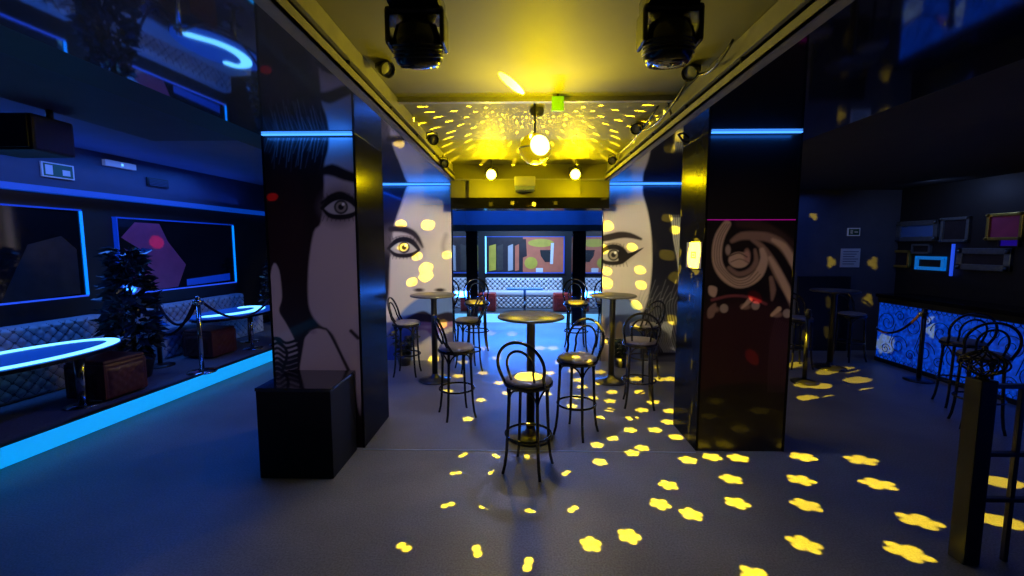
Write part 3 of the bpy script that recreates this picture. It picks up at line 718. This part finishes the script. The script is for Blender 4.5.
# sensor dome, exit sign, casing on the header
MB().lathe([(.055, 0), (.06, -.02), (.05, -.05), (.03, -.065), (0, -.068)], 'sensor').build('sensor_dome', loc=(.13, 3.80, ZC))
tag(bpy.data.objects['sensor_dome'], 'small round black sensor dome on the ceiling left of the green sign', 'sensor')
p = at(558, 97, Y=3.42); t = thing('exit_sign', 'small glowing green sign on the ceiling batten', 'sign', (p[0], 3.44, ZC))
MB().box((-.045, -.01, -.125), (.045, .01, -.02), 'green', .002).build('plate', t)
MB().box((-.01, -.006, -.02), (.01, .006, 0), 'metalblack').build('bracket', t)
# header across the far pillars
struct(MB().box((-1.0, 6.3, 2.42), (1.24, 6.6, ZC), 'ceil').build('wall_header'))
struct(MB().box((-.98, 6.2, 2.27), (1.22, 6.6, 2.42), 'gloss').build('trim_8'))
struct(MB().box((-1.0, 6.24, 2.665), (1.24, 6.3, 2.685), 'beam').build('trim_9'))
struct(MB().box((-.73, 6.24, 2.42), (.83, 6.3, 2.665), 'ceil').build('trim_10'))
t = thing('wall_unit', 'cream boxy unit mounted in the middle of the yellow header', 'wall unit', (.05, 6.12, 2.55))
MB().box((-.14, -.12, .0), (.14, .12, .13), 'cream', .012).build('casing', t)
MB().box((-.13, -.11, -.055), (.13, .11, .0), 'seam', .008).build('outlet', t)

# loose cables on the right beam
for i, (a, b_, sag) in enumerate([((692, 75), (640, 130), .10), ((660, 105), (612, 158), .07), ((735, 40), (700, 74), .05), ((668, 96), (690, 130), .1)]):
    p = at(*a, X=1.13); q = at(*b_, X=1.13)
    if i == 3: q = at(*b_, X=1.45); q[2] = min(q[2], 2.64)
    pts = [Vector(p)*(1-s)+Vector(q)*s+Vector((-.01, 0, -sag*4*s*(1-s))) for s in [j/12 for j in range(13)]]
    tag(MB().tube(pts, .009, 'metalblack', 6).build('cable'), ['black cable drooping from the right moving head to the next spotlight', 'black cable drooping along the far half of the right beam', 'short black cable looped near the top of the right beam', 'black cable hanging over the right beam to the spiral pillar'][i], 'cable')

# ------------------------------------------------------------------ left platform
def quilt(w_, h_, amp, n, cells, m, name, parent, mtx):
    """button-tufted panel, w_ along x, h_ along z, bulging to -y"""
    nx, nz = int(w_*n), int(h_*n); V = []; Fc = []
    for j in range(nz+1):
        for i in range(nx+1):
            x = w_*i/nx; z = h_*j/nz; u = x/cells; v = z/cells
            s = abs(math.sin(PI*(u+v))*math.sin(PI*(u-v)))**.45
            e = min(1, min(x, w_-x, z+.02, h_-z)/.03)
            V.append(mtx @ Vector((x, -amp*s*e-.01*e, z)))
    b = MB(); k0 = b.add(V, [], m, True); F1, F2 = [], []
    for j in range(nz):
        for i in range(nx):
            a = j*(nx+1)+i; u = w_*(i+.5)/nx/cells; v = h_*(j+.5)/nz/cells
            q = min(abs(math.sin(PI*(u+v))), abs(math.sin(PI*(u-v))))
            bt = math.hypot((u % 1)-.5 if False else ((u+v+.5) % 1)-.5, ((u-v+.5) % 1)-.5)
            (F2 if (q < (.22 if 'white' in m else .1) or bt < (.26 if 'white' in m else .15)) else F1).append((a, a+1, a+nx+2, a+nx+1))
    for fl, mm in ((F1, m), (F2, 'seamdark' if 'white' in m else 'seamsoft' if m == 'leather' else m)):  # second colour for faces along the tuft lines and round the buttons
        mi = b._m(mm)
        for f_ in fl: b.f.append(f_); b.fm.append(mi); b.sm.append(True)
    return b.build(name, parent)
def sofa(name, label, length, loc, rz, m, hb=.7, group=None):
    """origin at the back left corner on the floor, x along the length, front to -y"""
    t = thing(name, label, 'sofa', loc, rz, group)
    MB().box((0, -.16, .38), (length, 0, hb), m, .03).box((0, -.14, .1), (length, 0, .4), m).build('backrest', t)
    quilt(length-.02, hb-.42, .035, 90, .12, m, 'tufted_back', t, Matrix.Translation((.01, -.16, .41)))
    MB().box((0, -.56, .32), (length, -.14, .43), m, .035).build('seat', t)
    MB().box((0, -.52, .0), (length, -.14, .33), m, .01).build('base', t)
    quilt(length-.02, .30, .025, 90, .12, m, 'tufted_front', t, Matrix.Translation((.01, -.52, .02)))
    return t
# on the left wall the sofas face the room (+u): rotate so -y points to +u
rl = PI/2-A5
sofa('tufted_sofa', 'long pale tufted sofa under the left blue framed picture', 2.4, tuple(L(-1.62, -.28, .19)), rl, 'leather')
sofa('tufted_sofa', 'long pale tufted sofa behind the rope post under the right blue framed picture', 2.06, tuple(L(-1.62, 2.57, .19)), rl, 'leather')
def picture_big(name, v0, v1, z0, z1, label, sides, blobs):
    c = L(-1.62, (v0+v1)/2, 0); t = thing(name, label, 'picture', tuple(c), rl)
    w_ = (v1-v0); 
    MB().box((-w_/2, -.02, z0), (w_/2, .03, z1), 'picglass').build('glass', t)
    for fr, (a, b_) in {'bottom': ((-w_/2-.02, z0-.02), (w_/2+.02, z0)), 'top': ((-w_/2-.02, z1), (w_/2+.02, z1+.02)), 'right': ((w_/2, z0), (w_/2+.026, z1)), 'left': ((-w_/2-.015, z0), (-w_/2, z1))}.items():
        MB().box((a[0], -.035, a[1]), (b_[0], .03, b_[1]), sides[fr]).build('led_frame', t)
    for (poly, m) in blobs:
        MB().prism([(-w_/2+a*w_, z0+b_*(z1-z0)) for a, b_ in poly], -.004, m, 'y', -.0205).build('print_shape', t)
picture_big('framed_picture', -.2, 2.06, 1.14, 2.18, 'dark framed picture with glowing blue edge, the left one on the platform wall',
            dict(bottom='led_violet', top='led_dim', right='led_blue', left='led_dim'), [([(.62, .0), (.97, .02), (.97, .55), (.9, .7), (.75, .6)], 'darkprint')])
picture_big('framed_picture', 2.52, 4.62, 1.10, 2.12, 'mirrored picture with mauve figure and glowing blue edge above the further sofa',
            dict(bottom='led_violet', top='led_dim', right='led_blue', left='led_dim'),
            [([(.08, .0), (.42, .02), (.50, .35), (.36, .70), (.30, .96), (.12, .96), (.02, .75), (.14, .60), (.20, .42), (.16, .2)], 'mauve'),
             ([(.5, .02), (.94, .04), (.94, .16), (.5, .12)], 'led_dim')])
def wall_sign(name, px, py, w_, h_, label, cat, parts, u=-1.575):
    r = ROT @ np.array([(px-512)/F, (288-py)/F, -1.0]); r = Vector(r); n = (LM.to_3x3() @ Vector((1, 0, 0)))
    o0 = L(u, 0, 0); tt = (o0-Vector(EYE)).dot(n)/r.dot(n); p = Vector(EYE)+r*tt
    t = thing(name, label, cat, tuple(p), rl)
    for (nm, a, b_, m) in parts: MB().box((a[0]*w_, -.02-a[2], a[1]*h_), (b_[0]*w_, 0, b_[1]*h_), m).build(nm, t)
wall_sign('safety_sign', 57, 171, .34, .17, 'rectangular safety sign with white border high on the left wall', 'sign',
          [('border', (-.5, -.5, 0), (.5, .5, 0), 'signwhite'), ('panel', (-.45, -.42, .002), (.45, .42, 0), 'signgreen'),
           ('pictogram', (-.40, -.32, .004), (-.18, .32, 0), 'signwhite'), ('arrow', (.12, -.28, .004), (.36, .1, 0), 'signwhite')])
wall_sign('emergency_light', 118, 165, .42, .075, 'white emergency light strip high on the left wall', 'light fitting', [('casing', (-.5, -.5, .03), (.5, .5, 0), 'signwhite'), ('indicator', (.0, -.2, .035), (.06, .2, 0), 'cyan_white')])
wall_sign('air_vent', 157, 183, .34, .12, 'dark rectangular air vent high on the left wall', 'vent', [('frame', (-.5, -.5, 0), (.5, .5, 0), 'metalblack')]+[('slat', (-.44, -.4+k*.17, .01), (.44, -.32+k*.17, 0), 'bulk') for k in range(5)])

# low glowing tables
def outline(fn, n=64): return [fn(2*PI*i/n) for i in range(n)]
def glow_table(label, loc, rz, rx, ry, h, path, bw, legs, lr):
    t = thing('glowing_table', label, 'table', loc, rz)
    f = lambda a, s=1.0: (rx*math.cos(a)*s, ry*math.sin(a)*s)
    MB().prism(outline(lambda a: f(a)), .035, 'plastic', 'z', h-.05).build('table_top', t)
    MB().prism(outline(lambda a: f(a, .985)), .014, 'cyan_dim', 'z', h-.014).build('glass_inlay', t)
    cl = path is None
    P = [f(2*PI*i/64, .90) for i in range(64)] if cl else smooth(path, False, 6)[0]
    n = len(P); V = []; Fc = []
    for i in range(n):
        a = Vector(P[(i-1) % n] if cl else P[max(i-1, 0)]); b = Vector(P[(i+1) % n] if cl else P[min(i+1, n-1)])
        d = (b-a).normalized(); q = Vector((-d.y, d.x)); e = 1 if cl else min(1, .35+min(i, n-1-i)*.25)
        c = Vector(P[i]); V += [(*(c+q*bw*e), h), (*(c-q*bw*e), h), (*(c-q*bw*e), h+.006), (*(c+q*bw*e), h+.006)]
    for i in range(n if cl else n-1):
        j = (i+1) % n
        for k in range(4): Fc.append((4*i+k, 4*i+(k+1) % 4, 4*j+(k+1) % 4, 4*j+k))
    if not cl: Fc += [(0, 1, 2, 3), (4*n-1, 4*n-2, 4*n-3, 4*n-4)]
    MB().add(V, Fc, 'cyan_edge').build('light_band', t)
    for (x, y) in legs:
        MB().tube([(x, y, .01), (x, y, h-.04)], lr, 'chrome', 16).lathe([(0, 0), (.14, 0), (.14, .012), (lr, .02), (0, .02)], 'chrome', c=(x, y, 0)).build('leg', t)
# local x runs along the platform (+v), local y towards the wall (-u)
glow_table('low table with glowing cyan rim in front of the nearer sofa', tuple(L(-.52, .58, .19)), PI/2-A5, .84, .40, .56, None, .05, [(.3, -.2), (-.45, 0)], .042)
c0 = (-.62, 3.36)
glow_table('low table with glowing cyan top beside the front left pillar', tuple(L(c0[0], c0[1], .19)), PI/2-A5, .74, .42, .56,
           [(v-.22-c0[1], -(u-c0[0])) for u, v in ((-.70, 3.02), (-.60, 3.16), (-.47, 3.34), (-.41, 3.60), (-.46, 3.88), (-.60, 4.08), (-.78, 4.10), (-.84, 3.92))], .075, [(-.05, -.28), (.4, .1)], .025)
def ottoman(label, u, v, s, h, m, name='ottoman'):
    t = thing(name, label, 'ottoman', tuple(L(u, v, .19)), rl)
    MB().box((-s/2, -s/2, .02), (s/2, s/2, h), m, .025).build('body', t)
    MB().box((-s/2+.01, -s/2+.01, h-.01), (s/2-.01, s/2-.01, h+.035), m, .022).build('cushion', t)
    quilt(s-.06, h-.08, .012, 60, .1, m, 'tufted_side', t, Matrix.Translation((-s/2+.03, -s/2+.004, .04)))
    quilt(s-.06, h-.08, .012, 60, .1, m, 'tufted_side', t, Matrix.Rotation(-PI/2, 4, 'Z') @ Matrix.Translation((-s/2+.03, -s/2+.004, .04)))
ottoman('dark red tufted ottoman beside the nearer glowing table', -.40, 1.20, .46, .38, 'brownleather')
ottoman('dark red tufted ottoman beside the further glowing table', -.66, 2.88, .46, .36, 'brownleather')

def bushy(name, label, loc, H_, R, n, lf, m, seed, pot=.2):
    r_ = random.Random(seed); t = thing(name, label, 'plant', loc)
    b = MB()
    for i in range(n):
        z = .3+(H_-.3)*r_.random(); q = (z-.3)/(H_-.3)
        rr = R*(.75+.5*math.sin(min(1, q*1.3)*PI)*.5)*(1.05-q*.55)*math.sqrt(r_.uniform(.25, 1)); a = r_.uniform(0, 2*PI)
        p = Vector((rr*math.cos(a), rr*math.sin(a), z))
        d = Vector((math.cos(a)+r_.uniform(-.6, .6), math.sin(a)+r_.uniform(-.6, .6), r_.uniform(-.5, .8))).normalized()
        s = d.cross(Vector((r_.uniform(-1, 1), r_.uniform(-1, 1), 1))).normalized(); l = lf*r_.uniform(.7, 1.3); up = s.cross(d)
        V = [p, p+d*l*.45+s*l*.28+up*.01, p+d*l-up*l*.15, p+d*l*.45-s*l*.28+up*.01]
        b.add(V, [(0, 1, 2), (0, 2, 3)], m)
    b.build('foliage', t)
    b = MB().tube([(0, 0, .1), (.02, 0, H_*.5), (0, .01, H_*.85)], [.03, .02, .01], 'bark', 8)
    for k in range(7):
        a = k*2.4; z = .35+k*.12*H_/1.6
        b.tube([(0, 0, z), (R*.4*math.cos(a), R*.4*math.sin(a), z+.12), (R*.7*math.cos(a), R*.7*math.sin(a), z+.16)], [.012, .008, .004], 'bark', 6)
    b.build('trunk', t)
    MB().lathe([(0, 0), (pot*.75, 0), (pot, .22), (pot*1.05, .24), (pot*.95, .24), (pot*.9, .2), (0, .2)], 'pot').build('pot', t)
bushy('potted_tree', 'dark glossy leafed tree between the two sofas', tuple(L(-.70, 1.78, .19)), 1.52, .26, 560, .15, 'leaf', 3)
bushy('potted_tree', 'dark leafy plant at the far end of the further sofa', tuple(L(-1.15, 5.2, .19)), 1.3, .34, 600, .11, 'leaf', 5)
def palm(label, loc, seed, R, H_):
    r_ = random.Random(seed); t = thing('potted_palm', label, 'plant', loc)
    MB().lathe([(0, 0), (.08, 0), (.11, .14), (.1, .14), (.09, .12), (0, .12)], 'pot').build('pot', t)
    b = MB()
    for k in range(13):
        a = r_.uniform(0, 2*PI); l = R*r_.uniform(.7, 1.1); h = H_*r_.uniform(.6, 1.1)
        sp = [Vector((math.cos(a)*l*q, math.sin(a)*l*q, .12+h*math.sin(q*PI*.62))) for q in [i/8 for i in range(9)]]
        b.tube(sp, .004, 'palm', 5)
        for i in range(1, 9):
            for s in (-1, 1):
                d = Vector((math.cos(a+s*1.0), math.sin(a+s*1.0), -.25)); w_ = Vector((-math.sin(a), math.cos(a), 0))*.0
                e = sp[i]+d*(.13*R/.35)*(1.1-i/9*.5); tt = (sp[i]-sp[i-1]).normalized()*.014
                b.add([sp[i]-tt, sp[i]+d*.03+tt*1.2, e, sp[i]+d*.03-tt*1.6], [(0, 1, 2, 3)], 'palm')
    b.build('foliage', t)
palm('low dark palm at the foot of the far left pillar', (-1.72, 6.34, 0), 4, .24, .36)
palm('low dark palm at the foot of the far right pillar near its left corner', (1.46, 6.32, 0), 9, .24, .34)

# rope posts
def make_rope_post(label='post', h=.95):
    t = thing('rope_post', label, 'rope post')
    MB().lathe([(0, 0), (.16, 0), (.16, .012), (.12, .025), (.03, .04), (0, .04)], 'chrome', n=32).build('base', t)
    MB().lathe([(0, .03), (.026, .03), (.026, h-.09), (0, h-.09)], 'chrome').build('pole', t)
    MB().lathe([(0, h-.10), (.038, h-.10), (.038, h-.05), (.024, h-.04), (.034, h-.015), (.02, h), (0, h)], 'chrome').build('finial', t)
    return t
rp = make_rope_post()
P1 = L(-.09, 2.07, .19)
place(rp, True, tuple(P1), 0, 'chrome rope post on the platform behind the cyan kerb', 'chrome rope posts')
P2 = L(-.10, 3.62, .19); place(rp, False, tuple(P2), 0, 'chrome rope post beside the front left pillar, partly hidden', 'chrome rope posts')
P3 = L(-.86, 2.27, .19)
R1 = Vector((3.66, 5.62, 0)); R2 = Vector((5.2, 5.72, 0)); R3 = Vector((5.3, 7.0, 0))
def dark_post(label, loc):
    o = copy_tree(rp); o.location = loc; o['label'] = label; o['group'] = 'dark rope posts by the bar'
    for ch in [x for x in bpy.data.objects if x.parent == o]:
        ch.data = ch.data.copy(); ch.data.materials.clear(); ch.data.materials.append(M['metalblack'])
dark_post('dark rope post on the platform half hidden behind the tree', P3)
dark_post('black rope post just right of the spiral printed pillar', R1)
dark_post('black rope post in front of the glowing bar', R2)
def rope(a, b_, sag, label, m='rope'):
    a, b_ = Vector(a), Vector(b_); t = thing('barrier_rope', label, 'rope', tuple((a+b_)/2-Vector((0, 0, sag))))
    c = Vector(t.location)
    pts = [a*(1-s)+b_*s-Vector((0, 0, sag*4*s*(1-s)))-c for s in [j/20 for j in range(21)]]
    MB().tube(pts, .016, m, 8).build('cord', t)
    for p in (pts[0], pts[-1]):
        MB().lathe([(0, -.03), (.018, -.03), (.02, .02), (.01, .03), (0, .03)], 'chrome', c=p, n=12).build('hook', t)
top = Vector((0, 0, .87))
rope(P1+top+Vector((-.03, .02, 0)), P3+top+Vector((.03, -.02, 0)), .30, 'dark rope sagging from the platform post towards the tree')
rope(P1+top+Vector((-.03, -.02, 0)), P3+Vector((.03, .0, .45)), .16, 'second dark rope sagging from the platform post, the lower one')
rope(P1+top+Vector((.03, .04, 0)), P2+top+Vector((0, -.03, 0)), .30, 'dark rope running from the platform post to the hidden post')
rope(R2+top+Vector((-.03, .03, 0)), (5.40, 6.70, .5), .14, 'dark rope sagging from the bar post across the glowing panel')

# speaker under the soffit top left
t = thing('ceiling_speaker', 'black speaker hanging under the ceiling at the far left', 'speaker', (-3.36, 3.0, 2.64))
MB().box((-.2, -.14, -.27), (.2, .14, -.03), 'blackwall', .02).build('cabinet', t)
MB().box((-.18, -.15, -.25), (.18, -.135, -.05), 'metalblack', .004).build('grille', t)
MB().tube([(.18, 0, -.04), (.18, 0, .03)], .02, 'metalblack').build('bracket', t)

# ------------------------------------------------------------------ back room
sofa('tufted_sofa', 'white tufted sofa in the back room', 2.0, (-.92, 11.45, .19), 0, 'whiteleather', .74)
t = thing('framed_picture', 'wide terracotta and dark picture above the white sofa', 'picture', (.1, 11.49, 0))
MB().box((-1.0, -.03, 1.07), (1.0, 0, 1.98), 'darkprint').build('canvas', t)
MB().box((-.05, -.035, 1.07), (1.0, -.03, 1.98), 'terracotta').build('print_shape', t)
def px_poly(pts, Y=11.45, ox=.1): 
    return [(at(x, y, Y=Y)[0]-ox, at(x, y, Y=Y)[2]) for x, y in pts]
def oval(x, y, a, b_, n=20): return [(x+a*math.cos(2*PI*i/n), y+b_*math.sin(2*PI*i/n)) for i in range(n)]
MB().prism(px_poly(oval(531, 263, 6.5, 6)), -.004, 'ochre', 'y', -.036).build('print_shape', t)
MB().prism(px_poly(oval(541, 243, 13, 4)), -.004, 'ochre', 'y', -.036).build('print_shape', t)
MB().prism(px_poly([(540, 250), (551, 250), (552, 262), (545, 262), (541, 256)]), -.004, 'ink', 'y', -.041).build('print_shape', t)
MB().prism(px_poly([(551, 243), (554, 243), (553, 264), (550, 264)]), -.004, 'whiteprint', 'y', -.046).build('print_shape', t)
MB().prism(px_poly([(521, 239), (526, 239), (527, 256), (522, 258)]), -.004, 'darkprint', 'y', -.036).build('print_shape', t)
MB().prism(px_poly([(536, 268), (543, 268), (543, 273), (536, 273)]), -.004, 'whiteprint', 'y', -.036).build('print_shape', t)
for (x0, x1, m) in ((489, 496, 'ochre'), (497, 503, 'tabletop'), (508, 513, 'lightpaint'), (515, 519, 'terracotta')):
    MB().prism(px_poly([(x0, 246), (x1, 244), (x1, 270), (x0, 271)]), -.004, m, 'y', -.031).build('print_shape', t)
for (a, b_, nm) in (((-1.03, 1.04), (1.03, 1.07), 'h'), ((-1.03, 1.98), (1.03, 2.0), 'h'), ((-1.03, 1.04), (-1.0, 2.0), 'v'), ((1.0, 1.04), (1.03, 2.0), 'v')):
    MB().box((a[0], -.05, a[1]), (b_[0], 0, b_[1]), 'cyan_edge' if nm == 'v' and a[0] < 0 else 'led_dim').build('led_frame', t)
def cube_stool(x, y, label):
    t = thing('cube_stool', label, 'ottoman', (x, y, .19), 0, 'red cube stools')
    MB().box((-.2, -.2, .02), (.2, .2, .40), 'redleather', .02).build('body', t)
    MB().box((-.19, -.19, .395), (.19, .19, .43), 'redleather', .018).build('cushion', t)
    quilt(.34, .32, .01, 50, .1, 'redleather', 'tufted_side', t, Matrix.Translation((-.17, -.196, .04)))
cube_stool(-.80, 10.55, 'red cube stool on the left of the white sofa')
cube_stool(.98, 10.55, 'red cube stool on the right of the white sofa')
t = thing('glowing_table', 'small blue lit table on a chrome leg in front of the white sofa', 'table', (.09, 10.4, .19))
b = MB(); b.prism([(-.42, -.16), (.42, -.16), (.44, .0), (.42, .16), (-.42, .16), (-.44, 0)], .03, 'cyan_dim', 'z', .53); b.build('table_top', t)
MB().tube([(0, 0, .01), (0, 0, .53)], .03, 'chrome', 16).lathe([(0, 0), (.15, 0), (.15, .015), (.03, .02), (0, .02)], 'chrome').build('leg', t)

# ------------------------------------------------------------------ bar on the right
t = thing('bar_counter', 'long bar counter with glowing blue scrollwork front', 'bar counter', (5.48, 5, 0))
MB().box((.02, -6, 0), (.45, 1.78, .98), 'blackwall').build('body', t)
MB().box((.0, -6, .06), (.02, 1.78, .90), 'barglow').build('light_panel', t)
MB().box((-.06, -6, .98), (.5, 1.80, 1.03), 'gloss', .006).build('counter_top', t)
MB().box((-.02, -6, 0), (.02, 1.78, .06), 'metalblack').box((-.03, -6, .90), (.02, 1.78, .98), 'metalblack').build('rail', t)
b = MB()
def scroll(cy, cz, R, s, turns=1.6):
    pts = [(-.012, cy+s*(R*(1-q*.85))*math.cos(q*turns*2*PI), cz+(R*(1-q*.85))*math.sin(q*turns*2*PI)) for q in [i/40 for i in range(41)]]
    b.tube(pts, .005, 'iron', 5)
for k in range(14):
    y = 1.6-k*.42
    scroll(y, .62, .15, 1); scroll(y-.21, .32, .15, -1); scroll(y, .22, .08, -1); scroll(y-.21, .74, .08, 1)
    b.tube([(-.012, y-.15, .62), (-.012, y-.10, .45), (-.012, y-.06, .32)], .005, 'iron', 5)
for k in range(90):
    y = 1.72-k*.07
    for z0, sg in ((.90, -1), (.06, 1)):
        b.tube([(-.012, y+.035*math.cos(a), z0+sg*.045*math.sin(a)) for a in [i*PI/6 for i in range(7)]], .004, 'iron', 4)
        b.tube([(-.012, y, z0+sg*.045), (-.012, y, z0+sg*(.07+.03*(k % 2)))], .003, 'iron', 4)
b.build('scrollwork', t)

def rframe(label, x0, y0, x1, y1, bw, mf, mc, name='picture_frame', ornate=True, group=None):
    X = 6.17; a = at(x0, y0, X=X); c = at(x1, y1, X=X); cy, cz = (a[1]+c[1])/2, (a[2]+c[2])/2
    w_, h_ = abs(a[1]-c[1]), abs(a[2]-c[2]); t = thing(name, label, 'picture frame', (X+.03, cy, cz), 0, group)
    for s in (-1, 1):
        MB().box((-.045, s*(w_/2-bw/2)-bw/2, -h_/2), (0, s*(w_/2-bw/2)+bw/2, h_/2), mf, .006).build('side_rail', t)
        MB().box((-.045, -w_/2, s*(h_/2-bw/2)-bw/2), (0, w_/2, s*(h_/2-bw/2)+bw/2), mf, .006).build('cross_rail', t)
    if ornate:
        for s in (-1, 1):
            for r_ in (-1, 1):
                q = MB()
                for k in range(1): q.lathe([(0, -.01), (.022, 0), (.015, .02), (0, .024)], mf, c=(-.05, s*(w_/2-bw/2-k*.04), r_*(h_/2-bw/2)), n=8, mtx=Matrix.Rotation(-PI/2, 4, 'Y'))
                q.build('ornament', t)
    MB().box((-.02, -w_/2+bw, -h_/2+bw), (-.005, w_/2-bw, h_/2-bw), mc).build('picture', t)
rframe('silver ornate frame with a blue picture, top left of the group behind the bar', 898, 222, 937, 241, .07, 'silver', 'bluepaint')
rframe('plain silver frame with a black picture, second in the top row', 942, 218, 968, 242, .04, 'silver', 'darkprint')
rframe('gold edged frame with a dim violet picture, top right of the group', 988, 214, 1022, 240, .04, 'gold', 'mauve')
rframe('small gold frame low on the left behind the bar', 886, 250, 909, 268, .04, 'gold', 'darkprint', ornate=False)
rframe('tiny dark frame above the bright blue lit frame', 912, 244, 930, 254, .03, 'silver', 'darkprint', ornate=False)
M['frameblue'] = mat('blue_lit_frame', (.1, .3, .4), .4, emit=(.0, .18, .75), es=.45)
M['framepurple'] = mat('violet_screen', (.05, .03, .2), .3, emit=(.02, .0, .5), es=.25)
rframe('bright blue lit frame around a black picture', 916, 256, 944, 271, .05, 'frameblue', 'ink', ornate=False)
rframe('large silver ornate frame at the right end of the lower row', 958, 248, 1010, 272, .08, 'silver', 'darkprint')
rframe('small violet glowing screen beneath the top right frame', 999, 239, 1019, 247, .015, 'metalblack', 'framepurple', 'screen', False)
a = at(953, 244, X=6.16); c = at(950, 276, X=6.16)
tag(MB().box((-.015, -.012, -(a[2]-c[2])/2), (.015, .012, (a[2]-c[2])/2), 'led_violet').build('led_bar', loc=(6.17, float(a[1]), float((a[2]+c[2])/2))), 'vertical blue light bar between the frames behind the bar', 'light bar')
# far wall items
def far_item(name, px, py, w_, h_, label, cat, m, inner=None):
    p = at(px, py, Y=7.38); t = thing(name, label, cat, (p[0], 7.4, p[2]))
    MB().box((-w_/2, -.02, -h_/2), (w_/2, 0, h_/2), m, .003).build('panel', t)
    if inner:
        b = MB()
        for (x0, z0, x1, z1, mm) in inner: b.box((x0*w_, -.024, z0*h_), (x1*w_, -.019, z1*h_), mm)
        b.build('print', t)
far_item('safety_sign', 854, 232, .20, .13, 'small white pictogram sign on the grey far wall', 'sign', 'signwhite', [(-.42, -.38, .42, .38, 'signgreen'), (-.3, -.25, -.1, .25, 'signwhite'), (.02, -.1, .32, .1, 'signwhite')])
far_item('notice_board', 850.5, 258, .31, .31, 'square white notice on the grey far wall above the stools', 'notice', 'paper', [(-.4, .32-k*.13, .4-.1*(k % 3), .35-k*.13, 'bulk') for k in range(6)])
far_item('emergency_light', 852, 186, .30, .09, 'dim white emergency light high above the grey far wall', 'light fitting', 'signgreen')
struct(MB().box((4.6, 7.36, 0), (5.45, 7.4, 1.25), 'blackwall').build('door_1'))

# ------------------------------------------------------------------ railing in the right foreground
t = thing('iron_railing', 'dark railing post with a wire basket finial in the right foreground', 'railing', (2.48, 2.36, 0))
MB().box((-.045, -.045, 0), (.045, .045, 1.04), 'wood', .006).build('post', t)
b = MB()
for k in range(14):
    a0 = k*2*PI/14
    b.tube([(.10*math.sin(q*PI)*math.cos(a0+q*1.5), .10*math.sin(q*PI)*math.sin(a0+q*1.5), 1.05+.15*q) for q in [i/14 for i in range(15)]], .0045, 'bent', 5)
b.lathe([(0, 1.04), (.03, 1.04), (.02, 1.06), (0, 1.06)], 'bent', n=14).lathe([(0, 1.19), (.014, 1.195), (.012, 1.215), (0, 1.22)], 'bent', n=14)
b.build('finial', t)
for z in (1.0, .62, .36): MB().box((.04, -.015, z-.012), (2.0, .015, z+.012), 'metalblack', .003).build('rail', t)
for x in (.22, .55, .9, 1.25): MB().box((x-.012, -.012, .0), (x+.012, .012, 1.0), 'metalblack', .003).build('baluster', t)

# red beams from the moving heads
lamp('red_beam', 'SPOT', (.66, 2.08, 2.48), 260, (1, .04, .01), aim=tuple(at(755, 297, Y=3.66)), size=.005, angle=2.4, blend=.3)
lamp('red_beam', 'SPOT', (.66, 2.08, 2.48), 260, (1, .04, .01), aim=tuple(at(752, 357, Y=3.66)), size=.005, angle=2.2, blend=.3)
for p in ((157, 242), (186, 263)):
    lamp('red_beam', 'SPOT', (-.47, 2.08, 2.48), 900, (1, .03, .01), aim=tuple(at(*p, X=-5.35)), size=.005, angle=1.8, blend=.3)
